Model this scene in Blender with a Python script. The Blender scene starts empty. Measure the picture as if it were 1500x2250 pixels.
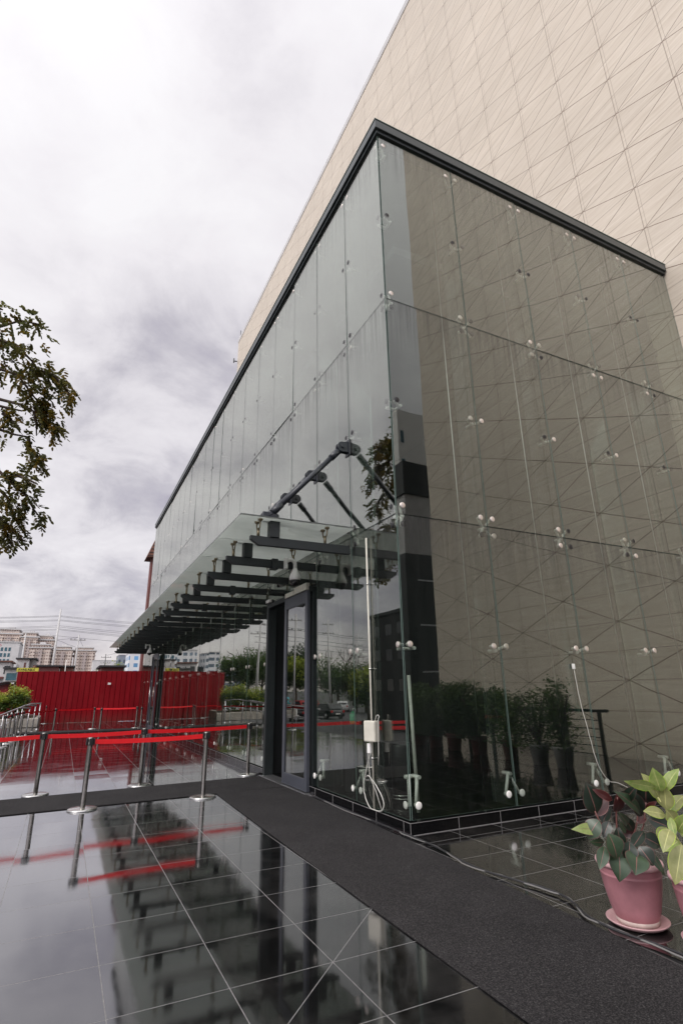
import bpy, math, random
import numpy as np
from mathutils import Vector, Matrix
random.seed(7)
S = bpy.context.scene
COL = S.collection
R = math.radians

# ------------------------------------------------------------------ camera
YAW, PITCH, ROLL, FPX = 0.462472848, 0.322228447, -0.0156630242, 1173.43
CAM = Vector((-3.52319419, -5.5027926, 1.48))
_f = Vector((math.sin(YAW)*math.cos(PITCH), math.cos(YAW)*math.cos(PITCH), math.sin(PITCH)))
_r = Vector((math.cos(YAW), -math.sin(YAW), 0)); _u = _r.cross(_f)
_r, _u = _r*math.cos(ROLL)+_u*math.sin(ROLL), -_r*math.sin(ROLL)+_u*math.cos(ROLL)
cd = bpy.data.cameras.new('camera'); cam = bpy.data.objects.new('camera', cd); COL.objects.link(cam)
m = Matrix((_r, _u, -_f)).transposed().to_4x4(); m.translation = CAM
cam.matrix_world = m
cd.sensor_fit = 'HORIZONTAL'; cd.sensor_width = 36; cd.lens = FPX/1500*36
cd.clip_start = 0.05; cd.clip_end = 3000
S.camera = cam

def ray(x, y):
    return _f*FPX + _r*(x-750) - _u*(y-1125)
def at_depth(x, y, d):            # a real point d metres in front of the lens
    return CAM + ray(x, y)*(d/FPX)
def at_y(x, y, Y):
    q = ray(x, y); return CAM + q*((Y-CAM.y)/q.y)

# ------------------------------------------------------------------ world + sun
W = bpy.data.worlds.new("World"); S.world = W; W.use_nodes = True
SUN_EL, SUN_ROT = R(48), R(250)
def build_world():
    nt = W.node_tree; N = nt.nodes; L = nt.links
    for n in list(N): N.remove(n)
    out = N.new('ShaderNodeOutputWorld'); bg = N.new('ShaderNodeBackground'); bg.inputs[1].default_value = 0.1
    L.new(bg.outputs[0], out.inputs[0])
    sky = N.new('ShaderNodeTexSky'); sky.sky_type = 'NISHITA'; sky.sun_disc = False
    sky.sun_elevation = SUN_EL; sky.sun_rotation = SUN_ROT
    tc = N.new('ShaderNodeTexCoord'); sep = N.new('ShaderNodeSeparateXYZ'); L.new(tc.outputs['Generated'], sep.inputs[0])
    def M(op, a, b=None, clamp=False):
        n = N.new('ShaderNodeMath'); n.operation = op; n.use_clamp = clamp
        for i, v in enumerate((a, b)):
            if v is None: continue
            if isinstance(v, (int, float)): n.inputs[i].default_value = v
            else: L.new(v, n.inputs[i])
        return n.outputs[0]
    z = M('MAXIMUM', sep.outputs[2], 0.0); zz = M('ADD', z, 0.36)
    cx = M('DIVIDE', sep.outputs[0], zz); cy = M('DIVIDE', sep.outputs[1], zz)
    cmb = N.new('ShaderNodeCombineXYZ'); L.new(cx, cmb.inputs[0]); L.new(cy, cmb.inputs[1]); cmb.inputs[2].default_value = 3.7
    def noise(scale, det, rough, dist=0.0, off=0):
        n = N.new('ShaderNodeTexNoise'); n.inputs['Scale'].default_value = scale; n.inputs['Detail'].default_value = det
        n.inputs['Roughness'].default_value = rough; n.inputs['Distortion'].default_value = dist
        mp = N.new('ShaderNodeMapping'); mp.inputs['Location'].default_value = (off, off*.7, off*.3)
        L.new(cmb.outputs[0], mp.inputs[0]); L.new(mp.outputs[0], n.inputs[0]); return n.outputs[0]
    n1 = noise(1.5, 9, .55, .25, 2.3); n2 = noise(4.2, 7, .6, .4, 9.1)
    n = M('ADD', M('MULTIPLY', n1, .62), M('MULTIPLY', n2, .38)); n = M('ADD', M('MULTIPLY', M('SUBTRACT', n, .5), 1.45), .5)
    # thin bright cloud overhead, heavier grey banks lower down
    lift = M('ADD', M('MULTIPLY', M('POWER', z, .9), .40), .06)
    v = M('ADD', n, lift)
    cr = N.new('ShaderNodeValToRGB'); L.new(v, cr.inputs[0]); e = cr.color_ramp.elements
    e[0].position = .38; e[0].color = (.33, .31, .39, 1); e[1].position = .95; e[1].color = (1, .98, 1, 1)
    for p, c in ((.50, (.455, .43, .51, 1)), (.60, (.60, .575, .63, 1)), (.70, (.80, .77, .81, 1)), (.82, (.93, .90, .93, 1))):
        q = e.new(p); q.color = c
    # warm pale strip near the horizon
    hz = M('SUBTRACT', 1.0, M('MULTIPLY', z, 6.5, ), True)
    hz = M('POWER', hz, 1.5)
    mx = N.new('ShaderNodeMix'); mx.data_type = 'RGBA'; L.new(M('MULTIPLY', hz, .8), mx.inputs[0]); L.new(cr.outputs[0], mx.inputs[6])
    mx.inputs[7].default_value = (.80, .71, .67, 1)
    # the cloud layer is brighter towards the sun behind the photographer's left shoulder and overhead
    dt = N.new('ShaderNodeVectorMath'); dt.operation = 'DOT_PRODUCT'; L.new(tc.outputs['Generated'], dt.inputs[0])
    dt.inputs[1].default_value = (-.62, -.40, .67)
    br = M('POWER', M('MAXIMUM', dt.outputs['Value'], 0.0), 3.0)
    gain = M('MULTIPLY', M('ADD', 1.0, M('MULTIPLY', br, 1.8)), 10.0)
    sc = N.new('ShaderNodeVectorMath'); sc.operation = 'SCALE'; L.new(mx.outputs[2], sc.inputs[0]); L.new(gain, sc.inputs['Scale'])
    fin = N.new('ShaderNodeMix'); fin.data_type = 'RGBA'; fin.inputs[0].default_value = .93
    L.new(sky.outputs[0], fin.inputs[6]); L.new(sc.outputs[0], fin.inputs[7])
    L.new(fin.outputs[2], bg.inputs[0])
build_world()
sd = bpy.data.lights.new('sun', 'SUN'); sd.energy = 1.4; sd.angle = R(25); sd.color = (1, .95, .9)
sun = bpy.data.objects.new('sun', sd); COL.objects.link(sun)
sv = Vector((-.72, -.30, .62)); sun.rotation_euler = sv.to_track_quat('Z', 'Y').to_euler()
S.view_settings.view_transform = 'Standard'; S.view_settings.look = 'None'
S.view_settings.exposure = 0.0; S.view_settings.gamma = 1
S.cycles.transparent_max_bounces = 32; S.cycles.max_bounces = 10; S.cycles.glossy_bounces = 6
S.cycles.caustics_reflective = False; S.cycles.caustics_refractive = False

# ------------------------------------------------------------------ materials
class NT:
    def __init__(s, name):
        s.m = bpy.data.materials.new(name); s.m.use_nodes = True; s.t = s.m.node_tree
        for n in list(s.t.nodes): s.t.nodes.remove(n)
        s.out = s.n('ShaderNodeOutputMaterial')
    def n(s, t, **k):
        x = s.t.nodes.new(t)
        for a, b in k.items(): setattr(x, a, b)
        return x
    def l(s, a, b): s.t.links.new(a, b)
    def v(s, sock, val):
        if hasattr(val, 'is_output') or isinstance(val, bpy.types.NodeSocket): s.l(val, sock)
        else: sock.default_value = val
    def math(s, op, a, b=0.0, clamp=False):
        x = s.n('ShaderNodeMath', operation=op, use_clamp=clamp); s.v(x.inputs[0], a); s.v(x.inputs[1], b); return x.outputs[0]
    def mix(s, f, a, b):
        x = s.n('ShaderNodeMix', data_type='RGBA'); s.v(x.inputs[0], f); s.v(x.inputs[6], a); s.v(x.inputs[7], b); return x.outputs[2]
    def noise(s, vec, scale, det=4, rough=.55, dist=0):
        x = s.n('ShaderNodeTexNoise'); s.l(vec, x.inputs[0]); x.inputs['Scale'].default_value = scale
        x.inputs['Detail'].default_value = det; x.inputs['Roughness'].default_value = rough; x.inputs['Distortion'].default_value = dist
        return x.outputs[0]
    def pos(s): return s.n('ShaderNodeNewGeometry').outputs['Position']
    def obj(s): return s.n('ShaderNodeTexCoord').outputs['Object']
    def ramp(s, f, *st):
        x = s.n('ShaderNodeValToRGB'); s.l(f, x.inputs[0]); e = x.color_ramp.elements
        e[0].position, e[0].color = st[0][0], st[0][1]; e[1].position, e[1].color = st[-1][0], st[-1][1]
        for p, c in st[1:-1]: e.new(p).color = c
        return x.outputs[0]
    def mapping(s, vec, scale=(1, 1, 1), rot=(0, 0, 0), loc=(0, 0, 0)):
        x = s.n('ShaderNodeMapping'); s.l(vec, x.inputs[0]); x.inputs['Scale'].default_value = scale
        x.inputs['Rotation'].default_value = rot; x.inputs['Location'].default_value = loc; return x.outputs[0]
    def bump(s, h, strength=.3, dist=.01):
        x = s.n('ShaderNodeBump'); s.l(h, x.inputs['Height']); x.inputs['Strength'].default_value = strength
        x.inputs['Distance'].default_value = dist; return x.outputs[0]
    def pbsdf(s, col, rough=.5, metal=0, ior=1.5, normal=None, **k):
        p = s.n('ShaderNodeBsdfPrincipled'); s.v(p.inputs['Base Color'], col); s.v(p.inputs['Roughness'], rough)
        s.v(p.inputs['Metallic'], metal); s.v(p.inputs['IOR'], ior)
        if normal is not None: s.l(normal, p.inputs['Normal'])
        for a, b in k.items(): s.v(p.inputs[a.replace('_', ' ')], b)
        s.l(p.outputs[0], s.out.inputs[0]); return p
def c3(r, g=None, b=None):
    if g is None: g = b = r
    return (r, g, b, 1)
def pm(name, col, rough=.5, metal=0, var=.15, scale=8, bump=0.0, ior=1.5, bscale=None, **k):
    s = NT(name); o = s.obj()
    nz = s.noise(o, scale, 5, .6)
    lo = tuple(x*(1-var) for x in col[:3])+(1,); hi = tuple(min(1, x*(1+var)) for x in col[:3])+(1,)
    c = s.ramp(nz, (.3, lo), (.7, hi))
    rg = s.math('ADD', s.math('MULTIPLY', nz, .12), rough-.06, True)
    nm = s.bump(s.noise(o, bscale or scale*6, 3), bump, .01) if bump else None
    s.pbsdf(c, rg, metal, ior, nm, **k); return s.m

def mat_floor():
    s = NT('polished_granite'); p = s.pos(); sp = s.n('ShaderNodeSeparateXYZ'); s.l(p, sp.inputs[0])
    T = .6; x0, y0 = -1.943, -2.132
    u = s.math('DIVIDE', s.math('SUBTRACT', sp.outputs[0], x0), T); w = s.math('DIVIDE', s.math('SUBTRACT', sp.outputs[1], y0), T)
    def edge(a):
        fr = s.math('FRACT', s.math('ADD', a, .5)); return s.math('MULTIPLY', s.math('ABSOLUTE', s.math('SUBTRACT', fr, .5)), T)
    d = s.math('MINIMUM', edge(u), edge(w))
    # one diagonal joint near the runner, across two tiles
    dg = s.math('MULTIPLY', s.math('ABSOLUTE', s.math('SUBTRACT', s.math('SUBTRACT', sp.outputs[0], x0), s.math('SUBTRACT', sp.outputs[1], y0))), .707)
    rng = s.math('LESS_THAN', s.math('ABSOLUTE', s.math('SUBTRACT', sp.outputs[0], x0)), .6)
    dg = s.math('ADD', dg, s.math('MULTIPLY', s.math('SUBTRACT', 1.0, rng), 9.0))
    d = s.math('MINIMUM', d, dg)
    g = s.math('LESS_THAN', d, .0027)
    cell = s.n('ShaderNodeCombineXYZ'); s.l(s.math('FLOOR', u), cell.inputs[0]); s.l(s.math('FLOOR', w), cell.inputs[1])
    wn = s.n('ShaderNodeTexWhiteNoise'); s.l(cell.outputs[0], wn.inputs[0])
    speck = s.noise(p, 260, 2, .7); dust = s.noise(p, 2.2, 6, .65, .5); fine = s.noise(p, 45, 4, .7)
    base = s.ramp(speck, (.45, c3(.004)), (.62, c3(.008)), (.78, c3(.045, .042, .040)))
    dm = s.math('MULTIPLY', s.ramp(dust, (.42, c3(0)), (.75, c3(1))), s.ramp(fine, (.3, c3(.3)), (.8, c3(1))))
    base = s.mix(s.math('MULTIPLY', dm, .4), base, c3(.12, .115, .11))
    bw = s.math('MULTIPLY', wn.outputs[0], .006)
    gc = s.ramp(fine, (.3, c3(.10, .10, .10)), (.7, c3(.26, .25, .245)))
    col = s.mix(g, base, gc)
    rough = s.math('ADD', s.math('MULTIPLY', s.ramp(dust, (.35, c3(.0)), (.7, c3(1))), .05), .036)
    rough = s.math('ADD', rough, s.math('MULTIPLY', wn.outputs[0], .018))
    rough = s.math('ADD', rough, s.math('MULTIPLY', g, .5))
    sub = s.n('ShaderNodeVectorMath', operation='SUBTRACT'); s.l(wn.outputs['Color'], sub.inputs[0]); sub.inputs[1].default_value = (.5, .5, .5)
    sc = s.n('ShaderNodeVectorMath', operation='MULTIPLY'); s.l(sub.outputs[0], sc.inputs[0]); sc.inputs[1].default_value = (.008, .008, 0)
    ge = s.n('ShaderNodeNewGeometry')
    b = s.n('ShaderNodeBump'); b.inputs['Strength'].default_value = .2; b.inputs['Distance'].default_value = .003
    s.l(s.math('ADD', s.math('MULTIPLY', s.noise(p, 3.0, 2), .35), s.math('MULTIPLY', g, -.3)), b.inputs['Height'])
    ad = s.n('ShaderNodeVectorMath', operation='ADD'); s.l(b.outputs[0], ad.inputs[0]); s.l(sc.outputs[0], ad.inputs[1])
    nm = s.n('ShaderNodeVectorMath', operation='NORMALIZE'); s.l(ad.outputs[0], nm.inputs[0])
    df = s.n('ShaderNodeBsdfDiffuse'); s.l(col, df.inputs[0])
    gl = s.n('ShaderNodeBsdfGlossy'); s.l(rough, gl.inputs['Roughness']); s.l(nm.outputs[0], gl.inputs['Normal']); gl.inputs['Color'].default_value = (.93, .93, .95, 1)
    lw = s.n('ShaderNodeLayerWeight'); lw.inputs['Blend'].default_value = .5
    R_ = s.math('ADD', .03, s.math('MULTIPLY', s.math('POWER', lw.outputs['Facing'], 2.5), .95))
    R_ = s.math('MULTIPLY', R_, s.math('SUBTRACT', 1.0, s.math('MULTIPLY', g, .75)))
    mx = s.n('ShaderNodeMixShader'); s.l(R_, mx.inputs[0]); s.l(df.outputs[0], mx.inputs[1]); s.l(gl.outputs[0], mx.inputs[2])
    s.l(mx.outputs[0], s.out.inputs[0]); return s.m

def mat_stone():
    s = NT('stone_cladding'); p = s.pos(); sp = s.n('ShaderNodeSeparateXYZ'); s.l(p, sp.inputs[0])
    uu = s.math('ADD', sp.outputs[1], s.math('SUBTRACT', sp.outputs[0], 7.5))
    u = s.math('DIVIDE', s.math('SUBTRACT', uu, .17), 1.42)
    v = s.math('DIVIDE', s.math('SUBTRACT', sp.outputs[2], 13.12), 1.28)
    def near(a, k):
        fr = s.math('FRACT', s.math('ADD', a, .5)); return s.math('MULTIPLY', s.math('ABSOLUTE', s.math('SUBTRACT', fr, .5)), k)
    hu = s.math('MULTIPLY', u, .5)
    d1 = near(s.math('SUBTRACT', v, hu), 1.28*.911); d2 = near(s.math('ADD', v, hu), 1.28*.911)
    dz = near(s.math('MULTIPLY', v, 2.0), .64); du = near(u, 1.42)
    du2 = near(s.math('ADD', u, .055), 1.42)
    def line(d, w): return s.math('LESS_THAN', d, w)
    # every diamond is cut from its own slab: tone changes per panel
    def fl(a): return s.math('FLOOR', a)
    cell = s.n('ShaderNodeCombineXYZ'); s.l(fl(s.math('SUBTRACT', v, hu)), cell.inputs[0]); s.l(fl(s.math('ADD', v, hu)), cell.inputs[1]); s.l(fl(s.math('MULTIPLY', v, 2.0)), cell.inputs[2])
    wn = s.n('ShaderNodeTexWhiteNoise'); s.l(cell.outputs[0], wn.inputs[0])
    cb = s.n('ShaderNodeCombineXYZ'); s.l(uu, cb.inputs[0]); s.l(sp.outputs[2], cb.inputs[1])
    ad = s.n('ShaderNodeVectorMath', operation='ADD'); s.l(cb.outputs[0], ad.inputs[0])
    sc = s.n('ShaderNodeVectorMath', operation='SCALE'); s.l(wn.outputs['Color'], sc.inputs[0]); sc.inputs['Scale'].default_value = .12; s.l(sc.outputs[0], ad.inputs[1])
    vein = s.noise(s.mapping(ad.outputs[0], (.55, 9, 1)), 1.6, 8, .65, .6)
    vein2 = s.noise(s.mapping(ad.outputs[0], (.9, 30, 1)), 2.0, 5, .7, .3)
    big = s.noise(cb.outputs[0], .22, 4, .5)
    col = s.ramp(vein, (.22, c3(.50, .425, .335)), (.42, c3(.61, .535, .44)), (.58, c3(.665, .59, .495)), (.8, c3(.75, .675, .58)))
    col = s.mix(s.math('MULTIPLY', s.ramp(vein2, (.46, c3(0)), (.70, c3(1))), .5), col, c3(.48, .385, .31))
    t = s.math('ADD', .95, s.math('MULTIPLY', wn.outputs[0], .06))
    t = s.math('MULTIPLY', t, s.math('ADD', .90, s.math('MULTIPLY', big, .2)))
    x = s.n('ShaderNodeVectorMath', operation='SCALE'); s.l(col, x.inputs[0]); s.l(t, x.inputs['Scale']); col = x.outputs[0]
    strong = s.math('MAXIMUM', line(d1, .0095), line(d2, .0095))
    thin = s.math('MAXIMUM', line(dz, .008), s.math('MAXIMUM', line(du, .010), line(du2, .004)))
    jc = c3(.15, .095, .065)
    col = s.mix(s.math('MULTIPLY', thin, .55), col, jc); col = s.mix(s.math('MULTIPLY', strong, s.math('ADD', .45, s.math('MULTIPLY', s.noise(cb.outputs[0], .45, 2), .8), True)), col, jc)
    h = s.math('SUBTRACT', 1.0, s.math('MAXIMUM', strong, s.math('MULTIPLY', thin, .5)))
    s.pbsdf(col, .55, 0, 1.5, s.bump(s.math('ADD', h, s.math('MULTIPLY', vein, .12)), .5, .01)); return s.m

def mat_glass(name='tinted_glass', tint=(.84, .88, .85), ior=.10, spec=(.755, .76, .72)):
    s = NT(name); p = s.pos()
    h = s.noise(s.mapping(p, (1, 1, .6)), .55, 1, .4)
    b = s.bump(h, .14, .05)
    lw = s.n('ShaderNodeLayerWeight'); lw.inputs['Blend'].default_value = .5
    rf = s.math('ADD', ior, s.math('MULTIPLY', s.math('POWER', lw.outputs['Facing'], 2.45), 1-ior), True)
    g = s.n('ShaderNodeBsdfGlossy'); g.inputs['Roughness'].default_value = 0.0; s.v(g.inputs['Color'], spec+(1,)); s.l(b, g.inputs['Normal'])
    t = s.n('ShaderNodeBsdfTransparent'); t.inputs[0].default_value = tint+(1,)
    # rain streaks and dust film
    st = s.noise(s.mapping(p, (7, 7, .35)), 1.0, 6, .6); du = s.noise(p, .8, 5, .6)
    film = s.math('MULTIPLY', s.math('MULTIPLY', s.ramp(st, (.45, c3(0)), (.8, c3(1))), s.ramp(du, (.35, c3(.1)), (.7, c3(1)))), .035)
    d = s.n('ShaderNodeBsdfDiffuse'); d.inputs[0].default_value = c3(.32, .33, .32)
    # grime washed down from the horizontal joints and the roof edge
    sz = s.n('ShaderNodeSeparateXYZ'); s.l(p, sz.inputs[0]); gm = None
    for zs in (3.62, 6.98, 10.28):
        q = s.math('SUBTRACT', 1.0, s.math('DIVIDE', s.math('SUBTRACT', zs, sz.outputs[2]), 1.1), True)
        q = s.math('MULTIPLY', q, s.math('LESS_THAN', sz.outputs[2], zs)); gm = q if gm is None else s.math('MAXIMUM', gm, q)
    fs = s.noise(s.mapping(p, (16, 16, .5)), 1.0, 5, .65)
    grime = s.math('MULTIPLY', s.math('MULTIPLY', s.math('POWER', gm, 1.6), s.ramp(fs, (.42, c3(0)), (.68, c3(1)))), .38)
    dk = s.n('ShaderNodeBsdfDiffuse'); dk.inputs[0].default_value = c3(.07, .07, .07)
    m1 = s.n('ShaderNodeMixShader'); s.l(rf, m1.inputs[0]); s.l(t.outputs[0], m1.inputs[1]); s.l(g.outputs[0], m1.inputs[2])
    m2 = s.n('ShaderNodeMixShader'); s.l(film, m2.inputs[0]); s.l(m1.outputs[0], m2.inputs[1]); s.l(d.outputs[0], m2.inputs[2])
    m3 = s.n('ShaderNodeMixShader'); s.l(grime, m3.inputs[0]); s.l(m2.outputs[0], m3.inputs[1]); s.l(dk.outputs[0], m3.inputs[2])
    s.l(m3.outputs[0], s.out.inputs[0]); return s.m
def mat_fin():
    s = NT('fin_glass'); f = s.n('ShaderNodeFresnel'); f.inputs['IOR'].default_value = 1.5
    g = s.n('ShaderNodeBsdfGlossy'); g.inputs['Roughness'].default_value = .02
    t = s.n('ShaderNodeBsdfTransparent'); t.inputs[0].default_value = (.72, .80, .76, 1)
    d = s.n('ShaderNodeBsdfDiffuse'); d.inputs[0].default_value = c3(.30, .36, .34)
    m0 = s.n('ShaderNodeMixShader'); m0.inputs[0].default_value = .09; s.l(t.outputs[0], m0.inputs[1]); s.l(d.outputs[0], m0.inputs[2])
    m1 = s.n('ShaderNodeMixShader'); s.l(f.outputs[0], m1.inputs[0]); s.l(m0.outputs[0], m1.inputs[1]); s.l(g.outputs[0], m1.inputs[2])
    s.l(m1.outputs[0], s.out.inputs[0]); return s.m
def mat_frost():
    s = NT('frosted_canopy_glass'); p = s.pos()
    f = s.n('ShaderNodeFresnel'); f.inputs['IOR'].default_value = 1.35
    g = s.n('ShaderNodeBsdfGlossy'); g.inputs['Roughness'].default_value = .03
    du = s.noise(p, 3.5, 6, .65, .5)
    tr = s.n('ShaderNodeBsdfTranslucent'); s.l(s.ramp(du, (.3, c3(.84, .88, .84)), (.7, c3(.94, .97, .93))), tr.inputs[0])
    df = s.n('ShaderNodeBsdfDiffuse'); df.inputs[0].default_value = c3(.42, .45, .43)
    a = s.n('ShaderNodeAddShader'); s.l(tr.outputs[0], a.inputs[0]); 
    m9 = s.n('ShaderNodeMixShader'); m9.inputs[0].default_value = .12; s.l(tr.outputs[0], m9.inputs[1]); s.l(df.outputs[0], m9.inputs[2])
    tp = s.n('ShaderNodeBsdfTransparent'); tp.inputs[0].default_value = (.86, .92, .87, 1)
    m0 = s.n('ShaderNodeMixShader'); m0.inputs[0].default_value = .25; s.l(m9.outputs[0], m0.inputs[1]); s.l(tp.outputs[0], m0.inputs[2])
    m1 = s.n('ShaderNodeMixShader'); s.l(f.outputs[0], m1.inputs[0]); s.l(m0.outputs[0], m1.inputs[1]); s.l(g.outputs[0], m1.inputs[2])
    s.l(m1.outputs[0], s.out.inputs[0]); return s.m
def mat_carpet():
    s = NT('runner_carpet'); p = s.pos()
    a = s.noise(p, 105, 3, .85); b = s.noise(p, 1.8, 5, .6)
    c = s.ramp(a, (.36, c3(.007, .0065, .007)), (.52, c3(.024, .0225, .0235)), (.70, c3(.10, .095, .093)))
    x = s.n('ShaderNodeVectorMath', operation='SCALE'); s.l(c, x.inputs[0]); s.l(s.math('ADD', .5, s.math('MULTIPLY', b, .95)), x.inputs['Scale'])
    s.pbsdf(x.outputs[0], .95, 0, 1.3, s.bump(s.math('ADD', a, s.math('MULTIPLY', s.noise(p, 2.2, 3), 1.5)), .9, .006)); return s.m
def mat_leaf(name, c1, c2, rough=.35, scale=3, trans=.3):
    s = NT(name); o = s.pos(); nz = s.noise(o, scale, 3); inf = s.n('ShaderNodeNewGeometry')
    c = s.mix(s.ramp(nz, (.35, c3(0)), (.65, c3(1))), c1+(1,), c2+(1,))
    p = s.n('ShaderNodeBsdfPrincipled'); s.l(c, p.inputs['Base Color']); p.inputs['Roughness'].default_value = rough
    t = s.n('ShaderNodeBsdfTranslucent'); s.l(c, t.inputs[0])
    m1 = s.n('ShaderNodeMixShader'); m1.inputs[0].default_value = trans; s.l(p.outputs[0], m1.inputs[1]); s.l(t.outputs[0], m1.inputs[2])
    s.l(m1.outputs[0], s.out.inputs[0]); return s.m
def mat_facade(name, wall, win, pu, pv, fu=.5, fv=.45, var=.1, ax=0, trim=None):
    # wall with a regular grid of far-off windows, metres per bay pu x pv
    s = NT(name); p = s.pos(); sp = s.n('ShaderNodeSeparateXYZ'); s.l(p, sp.inputs[0])
    u = s.math('DIVIDE', s.math('ADD', sp.outputs[0], sp.outputs[1]), pu); v = s.math('DIVIDE', sp.outputs[2], pv)
    a = s.math('LESS_THAN', s.math('ABSOLUTE', s.math('SUBTRACT', s.math('FRACT', u), .5)), fu/2)
    b = s.math('LESS_THAN', s.math('ABSOLUTE', s.math('SUBTRACT', s.math('FRACT', v), .5)), fv/2)
    k = s.math('MULTIPLY', a, b)
    cell = s.n('ShaderNodeCombineXYZ'); s.l(s.math('FLOOR', u), cell.inputs[0]); s.l(s.math('FLOOR', v), cell.inputs[1])
    wn = s.n('ShaderNodeTexWhiteNoise'); s.l(cell.outputs[0], wn.inputs[0])
    wc = s.mix(wn.outputs[0], tuple(x*.6 for x in win)+(1,), tuple(min(1, x*1.7) for x in win)+(1,))
    nz = s.noise(p, .15, 4); wl = s.ramp(nz, (.3, tuple(x*(1-var) for x in wall)+(1,)), (.7, tuple(min(1, x*(1+var)) for x in wall)+(1,)))
    if trim:
        bd = s.math('LESS_THAN', s.math('FRACT', v), .16); wl = s.mix(bd, wl, trim+(1,))
    s.pbsdf(s.mix(k, wl, wc), .6); return s.m

MT = dict(
 floor=mat_floor(), stone=mat_stone(), glass=mat_glass(), fin=mat_fin(), frost=mat_frost(), carpet=mat_carpet(),
 doorglass=mat_glass('door_glass', (.6, .65, .63), .13),
 edge=pm('glass_edge_green', (.12, .17, .15), .25, 0, .1),
 seal=pm('joint_seal', (.10, .12, .115), .6),
 dark=pm('dark_green_steel', (.012, .016, .017), .5, 0, .2, 5, .05),
 cap=pm('parapet_metal', (.045, .055, .058), .35, 0, .2, 3, .05),
 rodm=pm('slate_painted_steel', (.024, .028, .036), .33, 0, .15, 6),
 frame=pm('blue_grey_door_frame', (.055, .060, .075), .38, 0, .15, 4),
 black=pm('black_interior', (.008, .009, .010), .6, 0, .3, 4),
 blackp=pm('black_plastic', (.012, .012, .013), .4, 0, .2, 20),
 plinth=pm('black_plinth_tile', (.004, .004, .0045), .15, 0, .3, 40, ior=1.35),
 grout=pm('pale_grout', (.24, .23, .23), .8, 0, .2, 30),
 chrome=pm('brushed_steel', (.56, .55, .53), .22, 1, .12, 20),
 pole=pm('stanchion_steel', (.30, .285, .265), .20, 1, .15, 14),
 satin=pm('satin_steel', (.52, .52, .53), .38, 1, .1, 14),
 boltl=pm('steel_bolt_cap', (.75, .68, .63), .30, .7, .1, 30),
 boltd=pm('black_bolt_cap', (.012, .012, .013), .45, 0, .2, 30),
 armm=pm('cast_steel_arm', (.88, .86, .82), .35, .05, .06, 20),
 brass=pm('aged_brass', (.25, .21, .14), .4, 1, .2, 30),
 belt=pm('red_webbing', (.78, .004, .010), .6, 0, .08, 60, .15),
 white=pm('white_plastic', (.84, .83, .80), .4, 0, .06, 10),
 cream=pm('cream_box', (.60, .58, .50), .5, 0, .08, 10),
 cable=pm('pale_cable', (.55, .54, .50), .5), bcable=pm('black_cable', (.02, .02, .022), .45),
 gcable=pm('grey_cable', (.17, .165, .16), .5),
 lens=pm('smoked_lens', (.006, .006, .007), .06, 0, .1, ior=1.6),
 pink=pm('pink_plastic', (.42, .185, .21), .52, 0, .2, 4, .06),
 pinkl=pm('faded_pink_rim', (.55, .34, .35), .55, 0, .14, 12, .06),
 dustp=pm('dusty_foot', (.50, .42, .38), .8, 0, .2, 18, .1),
 soil=pm('potting_soil', (.05, .035, .02), .95, 0, .5, 40, .8),
 asphalt=pm('asphalt', (.055, .055, .057), .85, 0, .2, .7, .2, bscale=60),
 stonew=pm('rough_planter_stone', (.36, .33, .29), .85, 0, .3, 2.5, .5, bscale=9),
 conc=pm('concrete', (.32, .31, .30), .8, 0, .2, 1.5, .2),
 concl=pm('pale_concrete', (.55, .54, .54), .8, 0, .12, 1.5, .1),
 wire=pm('black_wire', (.16, .16, .18), .6),
 bark=pm('bark', (.10, .075, .055), .9, 0, .3, 5, .5), twig=pm('twig', (.075, .05, .04), .85),
 rust=pm('rusty_roof', (.16, .07, .05), .7, 0, .35, 2), roofd=pm('dark_sheet_roof', (.035, .035, .038), .6, 0, .3, 3),
 redwall=pm('dull_red_paint', (.16, .055, .05), .7, 0, .15, 2), yellow=pm('yellow_banner', (.62, .58, .08), .6),
 blue=pm('blue_sheet', (.03, .16, .42), .6), winb=pm('window_glass_blue', (.05, .13, .17), .15, 0, .3, 2),
 wallw=pm('white_render', (.62, .61, .61), .8, 0, .1, .8), green=pm('sanitizer_green', (.02, .42, .18), .3),
 tyre=pm('tyre_rubber', (.02, .02, .02), .8), carglass=pm('car_glass', (.02, .025, .03), .05, ior=1.6),
 redlamp=pm('red_lamp', (.55, .02, .02), .2), text=pm('black_letter', (.015, .015, .02), .6), redtext=pm('red_letter', (.6, .05, .08), .6),
)
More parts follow.
